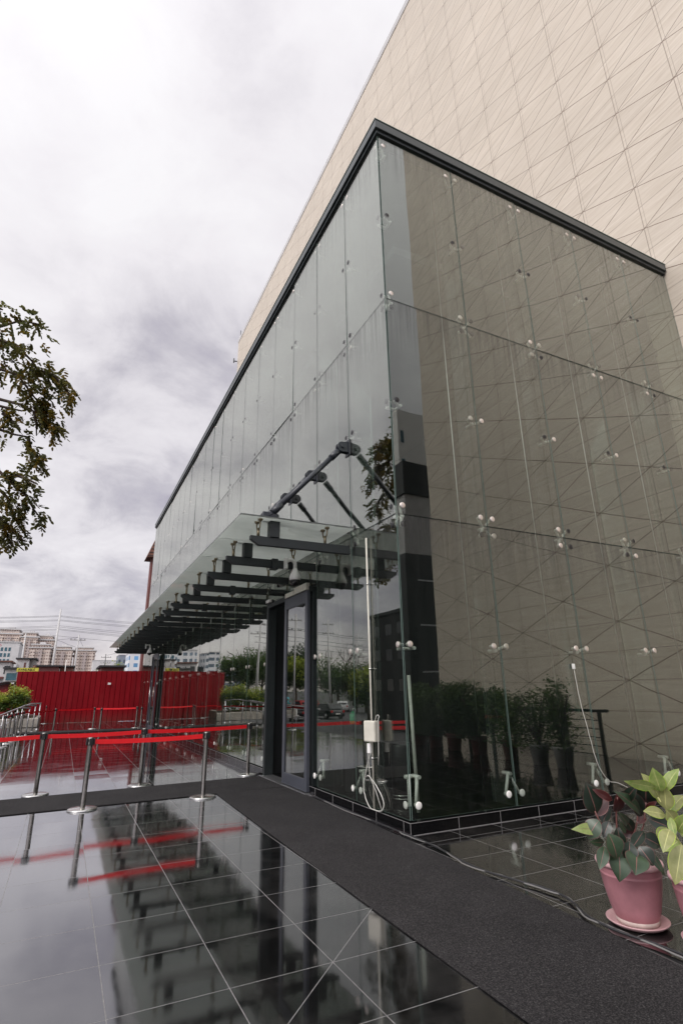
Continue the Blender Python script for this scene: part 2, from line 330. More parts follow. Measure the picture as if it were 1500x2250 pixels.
def mat_red():
    s = NT('red_corrugated_sheet'); p = s.obj(); a = s.noise(s.mapping(p, (3, 3, .4)), 1.2, 6, .65); b = s.noise(p, 14, 3, .7)
    c = s.ramp(a, (.3, c3(.16, .0025, .006)), (.7, c3(.235, .004, .010)))
    sx = s.n('ShaderNodeSeparateXYZ'); s.l(p, sx.inputs[0]); wn = s.n('ShaderNodeTexWhiteNoise', noise_dimensions='1D'); s.l(s.math('FLOOR', s.math('DIVIDE', sx.outputs[0], .81)), wn.inputs['W'])
    c = s.mix(s.math('MULTIPLY', wn.outputs[0], .35), c, c3(.12, .004, .010))
    c = s.mix(s.math('MULTIPLY', s.ramp(s.noise(p, .9, 5, .6), (.5, c3(0)), (.75, c3(1))), .25), c, c3(.30, .03, .035))
    c = s.mix(s.ramp(b, (.74, c3(0)), (.80, c3(.7))), c, c3(.38, .15, .14))
    sz = sx.outputs[2]; dirt = s.math('MULTIPLY', s.math('SUBTRACT', 1.0, s.math('DIVIDE', sz, .55), True), s.ramp(s.noise(p, 2.5, 6, .7), (.35, c3(0)), (.65, c3(1))))
    c = s.mix(s.math('MULTIPLY', dirt, .6), c, c3(.10, .05, .04))
    s.pbsdf(c, .5, 0, 1.2, s.bump(s.noise(s.mapping(p, (1, 1, .5)), 1.6, 3), .25, .05)); return s.m
MT['red'] = mat_red()

# ------------------------------------------------------------------ mesh helpers
def V3(a): return a if isinstance(a, Vector) else Vector(a)
class MB:
    def __init__(s): s.v = []; s.f = []; s.mi = []; s.cur = 0; s.sm = []
    def add(s, vs, fs, smooth=False):
        n = len(s.v); s.v += [tuple(x) for x in vs]; s.f += [tuple(i+n for i in f) for f in fs]
        s.mi += [s.cur]*len(fs); s.sm += [smooth]*len(fs); return s
    def box(s, a, b, M=None):
        (x0, y0, z0), (x1, y1, z1) = a, b
        vs = [Vector((x, y, z)) for z in (z0, z1) for y in (y0, y1) for x in (x0, x1)]
        if M is not None: vs = [M @ q for q in vs]
        return s.add(vs, [(0, 2, 3, 1), (4, 5, 7, 6), (0, 1, 5, 4), (2, 6, 7, 3), (0, 4, 6, 2), (1, 3, 7, 5)])
    def path(s, pts, r, n=8, cap=True):
        pts = [V3(p) for p in pts]; rs = r if isinstance(r, (list, tuple)) else [r]*len(pts)
        vs, fs = [], []; prev = None
        for i, p in enumerate(pts):
            t = (pts[min(i+1, len(pts)-1)]-pts[max(i-1, 0)]).normalized()
            if prev is None:
                a = t.orthogonal().normalized()
            else:
                a = prev - t*prev.dot(t); a = a.normalized() if a.length > 1e-6 else t.orthogonal().normalized()
            prev = a; b = t.cross(a)
            for k in range(n):
                an = 2*math.pi*k/n; vs.append(p+(a*math.cos(an)+b*math.sin(an))*rs[i])
        for i in range(len(pts)-1):
            for k in range(n):
                k2 = (k+1) % n; fs.append((i*n+k, i*n+k2, (i+1)*n+k2, (i+1)*n+k))
        s.add(vs, fs, True)
        if cap:
            m0 = len(s.v)-len(vs); s.f += [tuple(m0+k for k in range(n))[::-1], tuple(m0+(len(pts)-1)*n+k for k in range(n))]; s.mi += [s.cur]*2; s.sm += [False]*2
        return s
    def lathe(s, prof, c=(0, 0, 0), n=32, axis=None):
        c = V3(c); q = Matrix.Identity(3) if axis is None else V3(axis).to_track_quat('Z', 'Y').to_matrix()
        vs = []; fs = []
        for r, z in prof:
            for k in range(n):
                an = 2*math.pi*k/n; vs.append(c + q @ Vector((r*math.cos(an), r*math.sin(an), z)))
        for i in range(len(prof)-1):
            for k in range(n):
                k2 = (k+1) % n; fs.append((i*n+k, i*n+k2, (i+1)*n+k2, (i+1)*n+k))
        return s.add(vs, fs, True)
    def prism(s, poly, h0, h1, ax=2):       # polygon in the two other axes, extruded along ax
        def P(a, b, h): return {2: (a, b, h), 0: (h, a, b), 1: (a, h, b)}[ax]
        n = len(poly); vs = [P(a, b, h0) for a, b in poly]+[P(a, b, h1) for a, b in poly]
        fs = [tuple(range(n))[::-1], tuple(range(n, 2*n))]+[(i, (i+1) % n, n+(i+1) % n, n+i) for i in range(n)]
        return s.add(vs, fs)
    def build(s, name, mats, parent=None, bevel=0, seg=2, **k):
        me = bpy.data.meshes.new(name); me.from_pydata(s.v, [], s.f)
        for mt in (mats if isinstance(mats, (list, tuple)) else [mats]): me.materials.append(MT[mt] if isinstance(mt, str) else mt)
        me.polygons.foreach_set('material_index', s.mi); me.polygons.foreach_set('use_smooth', s.sm); me.update()
        o = bpy.data.objects.new(name, me); COL.objects.link(o)
        if parent is not None: o.parent = parent
        if bevel:
            b = o.modifiers.new('bevel', 'BEVEL'); b.width = bevel; b.segments = seg; b.limit_method = 'ANGLE'
        if k: tag(o, **k)
        return o
def wobble(pts, k=6, a=.006, seed=0):
    rng = random.Random(seed); out = []
    P = [V3(p) for p in pts]
    for i in range(len(P)-1):
        p0, p1, p2, p3 = P[max(i-1, 0)], P[i], P[i+1], P[min(i+2, len(P)-1)]
        for j in range(k):
            t_ = j/k; q = .5*((2*p1)+(-p0+p2)*t_+(2*p0-5*p1+4*p2-p3)*t_*t_+(-p0+3*p1-3*p2+p3)*t_**3)
            out.append(q+Vector((rng.gauss(0, a), rng.gauss(0, a), 0)))
    out.append(P[-1]); return out
def tag(o, label=None, category=None, group=None, kind=None):
    if label: o['label'] = label
    if category: o['category'] = category
    if group: o['group'] = group
    if kind: o['kind'] = kind
    return o
def thing(name, label, cat, loc=(0, 0, 0), rz=0, group=None):
    o = bpy.data.objects.new(name, None); COL.objects.link(o); o.location = loc; o.rotation_euler = (0, 0, rz); o.empty_display_size = .2
    return tag(o, label, cat, group)
def dup(root, loc, rz=0, label=None, group=None):
    def cp(o, par):
        c = o.copy(); COL.objects.link(c); c.parent = par
        for ch in list(o.children):
            cp(ch, c)
        return c
    r = cp(root, None); r.location = loc; r.rotation_euler = (0, 0, rz)
    if label: r['label'] = label
    if group: r['group'] = group
    return r

# ------------------------------------------------------------------ setting: ground, plaza, street
MB().box((-700, -400, -1.9), (700, 1500, -1.5)).build('ground', 'asphalt', kind='structure')
PX0 = -5.3
MB().box((PX0, -16, -1.46), (24, 30.6, -.004)).box((PX0, -16, -.0039), (24, 30.6, 0)).build('plaza', 'floor', kind='structure')
# stair going down from the plaza edge to the car park
st = MB()
for i in range(8):
    st.box((PX0-.002-.34*(i+1), 2, -1.46), (PX0-.002-.34*i, 18.8, -.17*(i+1)+.03*0))
st.build('steps', 'conc', kind='structure')
# carpets
def slab(pts, z0, z1):
    return MB().prism(pts, z0, z1)
slab([(-1.43, -9), (-.40, -9), (-.28, -3.11), (-.20, -1.2), (-.14, .4), (-.10, 2.0), (-.09, 3.52), (-1.235, 3.54), (-1.30, 1.2), (-1.40, -3.08)], .001, .012).build('runner_carpet', 'carpet', bevel=.004,
  label='long charcoal runner carpet leading past the glass corner to the open door', category='carpet')
slab([(-9.0, 3.22), (-.09, 3.56), (.06, 3.57), (.06, 4.86), (-.7, 4.86), (-5.25, 4.62), (-9.0, 4.45)][1:6]+[(-5.25, 3.38)], .001, .012).build('cross_carpet', 'carpet', bevel=.004,
  label='charcoal carpet crossing the plaza from the open door between two belt lines', category='carpet')
slab([(-5.2, 20.4), (.02, 20.3), (.02, 21.4), (-5.2, 21.7)], .001, .03).build('far_carpet', 'carpet', label='grey carpet strip crossing the plaza at the far door below the red fence', category='carpet')

# ------------------------------------------------------------------ stone building
t = thing('stone_building', 'tall windowless building clad in cream diamond-jointed stone behind the glass hall', 'building', (7.5, 0, 0))
def shift(mb, d):
    mb.v = [(x-d[0], y-d[1], z-d[2]) for x, y, z in mb.v]; return mb
shift(MB().box((7.5, -9.6, .001), (24, 38.7, 34.0)), (7.5, 0, 0)).build('wall', 'stone', t)
cp = MB()
cp.box((7.47, -9.63, 34.0), (7.9, 38.73, 34.42)).box((7.9, -9.63, 34.0), (24, -9.2, 34.42)).box((7.9, 38.3, 34.0), (24, 38.73, 34.42))
shift(cp, (7.5, 0, 0)).build('coping', 'concl', t)
shift(MB().path([(7.6, 38.4, 34.4), (7.6, 38.4, 35.3)], .03), (7.5, 0, 0)).build('lightning_rod', 'dark', t)
shift(MB().path([(7.45, 38.7, 31.9), (7.2, 38.9, 32.0)], .05).path([(7.2, 38.9, 31.8), (7.2, 38.9, 32.3)], .05), (7.5, 0, 0)).build('wall_bracket', 'dark', t)

# ------------------------------------------------------------------ glass hall
hall = thing('glass_hall', 'long glass entrance hall of frameless tinted panes on spider fittings with a dark roof edge', 'building', (0, 0, 0))
PL, PR, NL, NR = 1.252, 1.497, 20, 5
LEN, WID = PL*NL, PR*NR
ROWS = [(.13, 3.62), (3.62, 6.98), (6.98, 10.305)]
TH = .012
DOORS = {2: (2.74, 4.86), 3: None}
rp = random.Random(3)
def pane(w, h, name='glass_pane', mat='glass'):
    mb = MB(); g = .0065
    mb.v = []; x0, x1, z0, z1 = -w/2+g, w/2-g, -h/2+g, h/2-g
    vs = [(x0, -TH/2, z0), (x1, -TH/2, z0), (x1, -TH/2, z1), (x0, -TH/2, z1), (x0, TH/2, z0), (x1, TH/2, z0), (x1, TH/2, z1), (x0, TH/2, z1)]
    mb.add(vs, [(0, 1, 2, 3), (5, 4, 7, 6)]); mb.cur = 1; mb.add(vs, [(0, 4, 5, 1), (1, 5, 6, 2), (2, 6, 7, 3), (3, 7, 4, 0)])
    return mb.build(name, [mat, 'edge'], hall)
def place_pane(face, a0, a1, z0, z1):
    o = pane(a1-a0, z1-z0); c = (a0+a1)/2; tz = rp.gauss(0, .0026); tx = rp.gauss(0, .0018)
    if face == 'R': o.location = (c, 0, (z0+z1)/2); o.rotation_euler = (tx, 0, tz)
    else: o.location = (0, c, (z0+z1)/2); o.rotation_euler = (tx, 0, R(-90)+tz)
for i in range(NR):
    for z0, z1 in ROWS: place_pane('R', i*PR+(.008 if i == 0 else 0), (i+1)*PR, z0, z1)
FAR0 = 16
for i in range(NL):
    for r, (z0, z1) in enumerate(ROWS):
        a0, a1 = i*PL, (i+1)*PL
        if r == 0 and i in (2, 3):
            z0 = 3.16
        if r == 0 and i in (FAR0,): z0 = 3.16
        if i == 0: a0 += .0
        place_pane('L', a0, a1, z0, z1)
# sill pane beside the near door
# parapet, roof, plinth
cap = MB()
cap.box((-.04, -.04, 10.31), (WID, .16, 10.37)).box((-.04, .16, 10.31), (.16, LEN+.05, 10.37))
cap.box((-.08, -.08, 10.37), (WID, .2, 10.54)).box((-.08, .2, 10.37), (.2, LEN+.09, 10.54))
cap.build('roof_edge', 'cap', hall, bevel=.006)
MB().box((.2, .2, 10.33), (WID, LEN, 10.50)).build('roof', 'black', hall)
MB().box((-.09, -.09, 10.542), (WID, .1, 10.555)).box((-.09, .1, 10.542), (.1, LEN+.1, 10.555)).build('roof_flashing', 'edge', hall)
pl = MB()
pl.box((-.035, -.035, 0), (WID, .12, .118)).box((-.035, .12, 0), (.12, 2.72, .118)).box((-.035, 4.90, 0), (.12, FAR0*PL-.06, .118)).box((-.035, (FAR0+1)*PL+.06, 0), (.12, LEN, .118))
pl.build('plinth', 'plinth', hall, bevel=.003)
gr = MB()
for k in range(1, 13): gr.box((k*.6-.0025, -.0375, .002), (k*.6+.0025, -.0345, .1185))
for k in range(0, 42):
    y = k*.6+.1
    if 2.7 < y < 4.9 or FAR0*PL < y < (FAR0+1)*PL: continue
    gr.box((-.0375, y-.0025, .002), (-.0345, y+.0025, .1185))
gr.box((-.038, -.038, .002), (-.034, -.034, .121))
gr.box((-.0365, -.0365, .1165), (WID, -.033, .1205)).box((-.0365, -.033, .1165), (-.033, 2.72, .1205)).box((-.0365, 4.90, .1165), (-.033, FAR0*PL-.06, .1205))
gr.box((-.041, -.041, .0005), (WID, -.0352, .005)).box((-.041, -.0352, .0005), (-.0352, 2.72, .005))
gr.build('plinth_grout', 'grout', hall)
MB().box((7.38, .55, .03), (7.44, LEN-.12, 10.28)).build('added_dark_lining', 'black', hall)  # black lining added to darken the interior and hide the stone behind
MB().box((.12, .12, .004), (WID, LEN, .03)).build('interior_floor', 'plinth', hall)
MB().box((.02, LEN-.1, .03), (WID, LEN-.02, 10.3)).build('end_wall', 'black', hall)
bm_ = MB()
bm_.box((.55, .52, 8.50), (WID, .62, 8.68)).box((.55, .62, 8.50), (.65, LEN-.2, 8.68))
bm_.build('interior_beam', 'dark', hall)
# vertical glass fins behind every joint
def fin(a, face):
    mb = MB()
    if face == 'R': mb.box((a-.008, .05, .13), (a+.008, .42, 10.25))
    else: mb.box((.05, a-.008, .13), (.42, a+.008, 10.25))
    mb.build('glass_fin', 'fin', hall)
    rd = MB()
    if face == 'R': rd.path([(a-.10, .46, .1), (a-.10, .46, 10.25)], .008, 8)
    else: rd.path([(.46, a+.10, .1), (.46, a+.10, 10.25)], .008, 8)
    rd.build('tension_rod', 'satin', hall)
for i in range(1, NR): fin(i*PR, 'R')
for i in range(1, NL):
    if i in (3,): continue
    fin(i*PL, 'L')
# the dark steel posts standing inside
for (x, y) in ((2.9, 2.6),):
    pass

# spider fittings
def disc(mb, p, ax, r, mi, th=.016):
    mb.cur = mi; mb.lathe([(0, 0), (r*.8, 0), (r, -.004), (r, -th), (0, -th)][::-1], p, 18, ax)
rb = random.Random(11)
FIT = []
def fitting(face, a, z, kind):
    ox = Vector((0, -1, 0)) if face == 'R' else Vector((-1, 0, 0))
    def P(da, dz, d):
        return (Vector((a+da, d, z+dz)) if face == 'R' else Vector((d, a+da, z+dz)))
    mb = MB(); dx, dzv = .105, .125
    if kind == 'four': pts = [(-dx, dzv), (dx, dzv), (-dx, -dzv), (dx, -dzv)]; hub = (0, 0)
    elif kind == 'pair': pts = [(-dx, 0), (dx, 0)]; hub = (-.03, -.05)
    elif kind == 'base': pts = [(-dx, 0), (dx, 0)]; hub = (0, .21)
    elif kind == 'top': pts = [(-dx, 0), (dx, 0)]; hub = (0, -.16)
    elif kind == 'corner2': pts = [(dx, dzv), (dx, -dzv)]; hub = (.14, 0)
    elif kind == 'corner1': pts = [(dx, 0)]; hub = (.2, -.04)
    elif kind == 'cbase': pts = [(dx, 0)]; hub = (.17, .27)
    elif kind == 'ctop': pts = [(dx, 0)]; hub = (.16, -.14)
    lowz = z < 3
    for (da, dz) in pts:
        dark = rb.random() < (.95 if face == 'L' and a < 14 else .55) and not lowz
        if kind in ('top', 'ctop'): dark = False
        dd = P(da, dz, -TH/2-.001)
        disc(mb, dd, ox, .041, 1 if dark else (2 if z < 1 else 0))
        mb.cur = 2; mb.path([P(da, dz, TH/2), P(da, dz, .07)], .020, 8)
        mb.path([P(da, dz, .055), P(hub[0], hub[1], .10)], [.017, .021], 8)
    mb.cur = 2; mb.path([P(hub[0], hub[1], .05), P(hub[0], hub[1], .19)], .022, 8)
    FIT.append(((Vector(P(0, 0, 0))-CAM).length, mb))
for i in range(0, NR+0):
    a = i*PR
    c = (i == 0)
    for z, k in ((.27, 'base'), (1.99, 'pair'), (3.62, 'four'), (5.30, 'pair'), (6.98, 'four'), (8.62, 'pair'), (10.13, 'top')):
        if c: k = {'base': 'cbase', 'pair': 'corner1', 'four': 'corner2', 'top': 'ctop'}[k]
        fitting('R', a, z, k)
for i in range(0, NL):
    a = i*PL; c = (i == 0)
    for z, k in ((.27, 'base'), (1.99, 'pair'), (3.62, 'four'), (5.30, 'pair'), (6.98, 'four'), (8.62, 'pair'), (10.13, 'top')):
        if z < 3 and i in (3,): continue
        if c: k = {'base': 'cbase', 'pair': 'corner1', 'four': 'corner2', 'top': 'ctop'}[k]
        fitting('L', a, z, k)
FIT.sort(key=lambda q: q[0])
for d, mb in FIT[:100]: mb.build('spider_fitting', ['boltl', 'boltd', 'armm'], hall)
rest = MB()
for d, mb in FIT[100:]:
    n = len(rest.v); rest.v += mb.v; rest.f += [tuple(i+n for i in f) for f in mb.f]; rest.mi += mb.mi; rest.sm += mb.sm
rest.build('distant_spider_fittings', ['boltl', 'boltd', 'armm'], hall, kind='stuff')

# near door: fixed dark portal and a sliding leaf standing in front of the glass
dr = MB()
dr.box((-.05, 4.80, .02), (.12, 4.90, 3.15)).box((-.05, 2.72, 3.06), (.10, 4.80, 3.15)).box((.0, 2.69, .02), (.10, 2.76, 3.06))
d0 = dr.build('door_portal', 'dark', hall, bevel=.004)
MB().box((.55, 3.1, .03), (.60, 5.6, 3.4)).box((.12, 4.90, .03), (.55, 4.95, 3.4)).build('lobby_screen', 'black', hall)
MB().box((.30, 4.30, .4), (.33, 4.42, 2.75)).build('screen_glass_edge', 'fin', hall)
def leaf_door(y0, y1, x=-.085, z0=.035, z1=3.08, w=.10):
    mb = MB(); x1 = x+.05
    mb.box((x, y0, z0), (x1, y0+w, z1)).box((x, y1-w, z0), (x1, y1, z1)).box((x+.001, y0+w, z0), (x1-.001, y1-w, z0+.17)).box((x+.001, y0+w, z1-.20), (x1-.001, y1-w, z1))
    f = mb.build('sliding_door', 'frame', hall, bevel=.003)
    gp = MB().box((x+.019, y0+w, z0+.17), (x+.031, y1-w, z1-.20)).build('door_pane', 'doorglass', f)
    MB().box((x+.012, y0+w, z0+.17), (x+.016, y0+w+.012, z1-.20)).build('door_seal', 'blackp', f)
leaf_door(2.72, 3.79)
MB().box((-.10, 2.74, 3.09), (-.03, 3.3, 3.21)).box((-.10, 3.34, 3.09), (-.03, 3.75, 3.17)).build('door_operator', 'cream', hall, bevel=.005)
MB().box((-.09, 4.68, 3.16), (-.03, 4.88, 3.22)).build('door_sensor', 'white', hall, bevel=.005)
MB().box((-.12, 2.70, .0005), (.14, 4.88, .022)).build('door_threshold', 'satin', hall, bevel=.003)
# far door
y0, y1 = FAR0*PL, (FAR0+1)*PL
MB().box((-.05, y0-.06, .02), (.12, y0+.05, 3.15)).box((-.05, y1-.05, .02), (.12, y1+.05, 3.15)).box((-.05, y0+.05, 3.06), (.10, y1-.05, 3.15)).build('far_door_portal', 'frame', hall)
MB().box((.5, y0-.5, .03), (.55, y1+.5, 3.4)).build('far_lobby_screen', 'black', hall)
leaf_door(y0-1.15, y0+.0, x=-.15, w=.10)
MB().box((-.20, y0-.09, 1.35), (-.155, y0-.06, 1.39)).path([(-.2, y0-.07, .9), (-.2, y0-.07, 1.75)], .014).build('door_handle', 'chrome', hall)

# ------------------------------------------------------------------ canopy
can = thing('glass_canopy', 'frosted glass canopy on dark steel beams hung by tie rods along the glass hall', 'canopy', (0, 0, 0))
CZ = 3.715; CX = -1.72; NB = 19; CY0 = 1.10
for k in range(NB):
    a0 = CY0 + k*PL; a1 = min(a0+PL, LEN-.02)
    mb = MB().box((CX, a0+.005, CZ), (-.022, a1-.005, CZ+.02))
    o = mb.build('canopy_pane', 'frost', can)
    yb = 1.27 + k*PL
    b = MB(); b.prism([(-1.535, 3.485), (-.03, 3.485), (-.03, 3.36), (-1.42, 3.36), (-1.535, 3.435)], yb-.035, yb+.035, 1)
    b.build('canopy_beam', 'dark', can, bevel=.004)
    MB().box((-1.27, yb-.06, 3.487), (-1.13, yb+.06, 3.713)).build('canopy_post', 'dark', can)
    if k % 2 == 1: MB().box((-.80, yb-.06, 3.33), (-.70, yb+.06, 3.50)).build('beam_clamp', 'dark', can)
    for xx in (-1.42, -.42):
        s_ = MB()
        s_.path([(xx, yb, 3.486), (xx, yb, 3.60)], .022, 8)
        for sy in (-1, 1):
            s_.path([(xx, yb, 3.57), (xx, yb+sy*.06, 3.60), (xx, yb+sy*.075, 3.65)], .010, 7)
            s_.lathe([(.011, 3.64), (.012, 3.675), (.030, 3.69), (.036, 3.70), (.036, CZ-.001), (0, CZ-.001)], (xx, yb+sy*.075, 0), 12)
        s_.build('canopy_clamp', 'brass', can)
    # tie rod with clevis plates
    rd = MB(); A = Vector((-.10, yb+.02, 5.09)); B = Vector((-1.27, yb+.02, 3.80)); d = (B-A).normalized()
    rd.path([A+d*.12, A+d*.30], .052, 10).path([A+d*.28, B-d*.25], .040, 12).path([B-d*.27, B-d*.08], .05, 10)
    rd.path([B-d*.1, B], .03, 8)
    rd.build('tie_rod', 'rodm', can)
    br = MB(); 
    def rounded(cx, cz, r, x_wall, w0, w1, y_a, y_b):
        pts = [(x_wall, cz-w0), (x_wall, cz+w1)]+[(cx+r*math.cos(q), cz+r*math.sin(q)) for q in np.linspace(R(75), R(275), 12)]
        br.prism([(float(a), float(b_)) for a, b_ in pts][::-1], y_a, y_b, 1)
    rounded(-.12, 5.08, .085, -.008, .08, .11, yb-.025, yb-.005)
    rounded(-.12, 5.08, .085, -.008, .08, .11, yb+.045, yb+.065)
    br.box((-.018, yb-.06, 4.95), (-.007, yb+.10, 5.22)).path([(-.12, yb-.05, 5.08), (-.12, yb+.09, 5.08)], .03, 12)
    br.build('rod_bracket', 'rodm', can, bevel=.002, seg=1)
    MB().box((-1.36, yb-.005, 3.737), (-1.16, yb+.045, 3.86)).build('rod_foot', 'rodm', can, bevel=.01)

# ------------------------------------------------------------------ cameras
def dome_camera(loc, label, rz=0):
    t = thing('dome_camera', label, 'camera', loc, rz, 'security cameras under the canopy')
    MB().box((-.14, -.05, .02), (-.10, .05, .20)).build('mounting_plate', 'white', t, bevel=.008)
    MB().path([(-.11, 0, .15), (-.06, 0, .18), (-.01, 0, .18), (.035, 0, .14), (.04, 0, .08), (.04, 0, .02)], .032, 12).build('bracket_arm', 'white', t)
    MB().lathe([(.0, .05), (.035, .05), (.045, .02), (.05, -.0), (.075, -.05), (.088, -.09), (.09, -.14), (.084, -.145)], (.04, 0, 0), 28).build('housing', 'white', t)
    MB().lathe([(.084, -.145), (.083, -.165), (.07, -.205), (.04, -.235), (0, -.243)], (.04, 0, 0), 28).build('dome_lens', 'lens', t)
dome_camera((-.46, 2.44, 3.315), 'white dome security camera hanging from the second canopy beam near the open door')
dome_camera((-.66, 17.9, 3.17), 'small white dome security camera hanging under the far end of the canopy')
t = thing('bullet_camera', 'white bullet security camera under the canopy above the dark doorway', 'camera', (-.10, 3.9, 3.38))
MB().path([(-.085, -.03, -.035), (.05, .02, .02)], .035, 14).build('camera_body', 'white', t)
MB().path([(-.10, -.036, -.041), (-.084, -.03, -.034)], .030, 14).build('lens', 'lens', t)
MB().path([(.03, .01, .02), (.03, .01, .06), (.06, .01, .11)], .012, 8).build('bracket', 'white', t)

# ------------------------------------------------------------------ stanchions
def belt_between(a, b, z=.845, w=.062, sag=.015):
    mb = MB(); n = 10; a, b = V3(a), V3(b); d = (b-a).normalized(); nrm = Vector((-d.y, d.x, 0))*.0015
    vs = []; fs = []
    for i in range(n+1):
        tt = i/n; p = a.lerp(b, tt); zz = z - sag*4*tt*(1-tt)
        for q in (nrm, -nrm):
            for dz in (-w/2, w/2): vs.append((p.x+q.x, p.y+q.y, zz+dz))
    for i in range(n):
        o = i*4
        fs += [(o, o+4, o+5, o+1), (o+2, o+3, o+7, o+6), (o+1, o+5, o+7, o+3), (o, o+2, o+6, o+4)]
    mb.add(vs, fs, False); return mb
def make_stanchion():
    t = thing('belt_stanchion', '', 'stanchion')
    b = MB().lathe([(0, .034), (.04, .034), (.05, .033), (.17, .024), (.185, .018), (.187, .012)], n=40).build('base', 'chrome', t)
    MB().lathe([(.187, .011), (.192, .009), (.192, .0012), (.18, .0012)], n=40).build('base_ring', 'satin', b)
    MB().lathe([(.033, .03), (.033, .80)], n=24).build('pole', 'pole', t)
    MB().lathe([(.033, .80), (.0365, .802), (.0365, .895), (.034, .903), (0, .904)], n=24).build('head', 'pole', t)
    sl = MB()
    for an in (0, 90, 180, 270):
        M = Matrix.Rotation(R(an), 4, 'Z'); sl.box((.034, -.022, .806), (.056, .022, .890), M)
    sl.build('belt_slot', 'blackp', t, bevel=.003)
    return t
st0 = make_stanchion(); used = [False]
POSTS = {}
def stan(key, x, y, label, to=None, group='steel belt stanchions on the plaza', rz=0):
    if not used[0]:
        o = st0; used[0] = True; o.location = (x, y, 0); o.rotation_euler = (0, 0, rz); o['label'] = label; o['group'] = group
    else: o = dup(st0, (x, y, 0), rz, label, group)
    POSTS[key] = (o, (x, y), to); return o
stan('a1', -3.10, 3.32, 'nearest steel belt stanchion standing at the near edge of the cross carpet', 'a2', rz=.15)
stan('a2', -1.48, 3.35, 'steel belt stanchion where the cross carpet meets the runner', rz=.15)
stan('b0', -5.05, 4.72, 'steel belt stanchion at the plaza edge holding the left end of the far belt', 'b1')
stan('b1', -3.72, 4.91, 'steel belt stanchion beyond the cross carpet, first from the left frame edge', 'b2')
stan('b2', -2.18, 4.99, 'steel belt stanchion beyond the cross carpet in front of the far glass door', 'b3')
stan('b3', -.24, 5.19, 'steel belt stanchion beside the plinth left of the open doorway')
stan('c1', -5.02, 14.7, 'far stanchion of the stair-side row nearest to the photographer', 'c2')
stan('c2', -4.97, 16.1, 'second far stanchion of the row along the stair rails', 'c3')
stan('c3', -4.93, 17.3, 'third far stanchion of the row along the stair rails', 'c4')
stan('c4', -4.89, 18.4, 'fourth far stanchion of the row along the stair rails', 'c5')
stan('c5', -4.80, 19.4, 'fifth far stanchion, at the corner of the far carpet and the stair rails', 'd1')
stan('d1', -3.73, 21.8, 'far stanchion left of the pair before the red fence', 'd2')
stan('d2', -2.17, 22.5, 'far stanchion behind the far carpet in the middle of the red fence', 'd4')
stan('d3', -1.97, 20.95, 'far stanchion in front of the far carpet in the middle of the red fence')
stan('d4', -.42, 21.9, 'far stanchion beside the far glass door, the one behind')
stan('d5', -.34, 20.9, 'far stanchion beside the far glass door, the one in front')
stan('e1', -4.27, 29.6, 'lone stanchion standing right against the red fence')
for k, (o, (x, y), to) in POSTS.items():
    if to:
        x2, y2 = POSTS[to][1]; a = Vector((0, 0, 0)); b = Vector((x2-x, y2-y, 0)); d = b.normalized()*.045
        rz = o.rotation_euler[2]; mb = belt_between(a+d, b-d)
        Mi = Matrix.Rotation(-rz, 4, 'Z'); mb.v = [tuple(Mi @ Vector(q)) for q in mb.v]
        mb.build('belt', 'belt', o)
# a short belt runs back out of the frame from the left plaza edge post
# ------------------------------------------------------------------ stair rails and planter
def handrail(px, py, Y, x0, y0, Y0, label):
    T = at_y(px, py, Y); B = at_y(x0, y0, Y0); t = thing('handrail', label, 'handrail', (T.x, T.y, 0), 0, 'steel stair handrails'); o = Vector((T.x, T.y, 0))
    K = T+Vector((-.42, -.15, .0)); d = (B-K)
    MB().path([q-o for q in (T, K, K+d*.04, B)], .027, 12).build('top_rail', 'satin', t)
    lw = Vector((0, 0, -.38)); MB().path([q-o+lw for q in (T+Vector((-.03, 0, 0)), K, B)], .014, 8).build('lower_rail', 'satin', t)
    for k in (0, .25, .55, .85):
        q = (K+d*k if k else T+Vector((-.03, 0, 0)))-o; bot = max(-1.44, min(0, q.z-.98)) if k else 0
        if k and q.x+o.x > -5.3: bot = 0.0
        MB().path([(q.x, q.y, bot), (q.x, q.y, q.z)], .022, 10).lathe([(.05, bot+.002), (.05, bot+.02), (.03, bot+.03)], (q.x, q.y, 0), 12).build('rail_post', 'satin', t)
handrail(67.6, 1556, 20, -25, 1583, 14.5, 'steel stair handrail nearest the left frame edge, sloping up to the plaza')
handrail(80.5, 1550, 22, -22, 1582, 16, 'middle one of three steel stair handrails before the planter')
handrail(91, 1546, 24, -18, 1580, 17.5, 'farthest of three steel stair handrails, closest to the red fence')
t = thing('stone_planter', 'rough stone faced planter at the left end of the plaza before the red fence', 'planter', (-6.4, 27.4, 0))
MB().box((-2.6, -1.7, 0.002), (1.95, 1.9, .42)).build('stone_wall', 'stonew', t, bevel=.03)
MB().box((-2.4, -1.5, .421), (1.75, 1.7, .45)).build('soil', 'soil', t)

# ------------------------------------------------------------------ foliage tools
def leaf_cards(rng, pts, size, spread, per, flat=.5):
    # small folded leaves scattered round each anchor; returns a mesh builder
    mb = MB(); V = mb.v; F = mb.f
    for p in pts:
        for _ in range(per):
            c = Vector(p)+Vector((rng.gauss(0, spread), rng.gauss(0, spread), rng.gauss(0, spread*.8)))
            d = Vector((rng.gauss(0, 1), rng.gauss(0, 1), rng.gauss(0, flat))).normalized()
            up = Vector((rng.gauss(0, .5), rng.gauss(0, .5), 1)).normalized(); w = d.cross(up).normalized(); s_ = size*rng.uniform(.6, 1.3)
            n = len(V); a = c-d*s_*.5; b = c+d*s_*.5
            V += [tuple(a), tuple(c+w*s_*.28+up*s_*.06), tuple(b), tuple(c-w*s_*.28+up*s_*.06)]
            F += [(n, n+1, n+2, n+3)]
    mb.mi = [0]*len(F); mb.sm = [False]*len(F); return mb
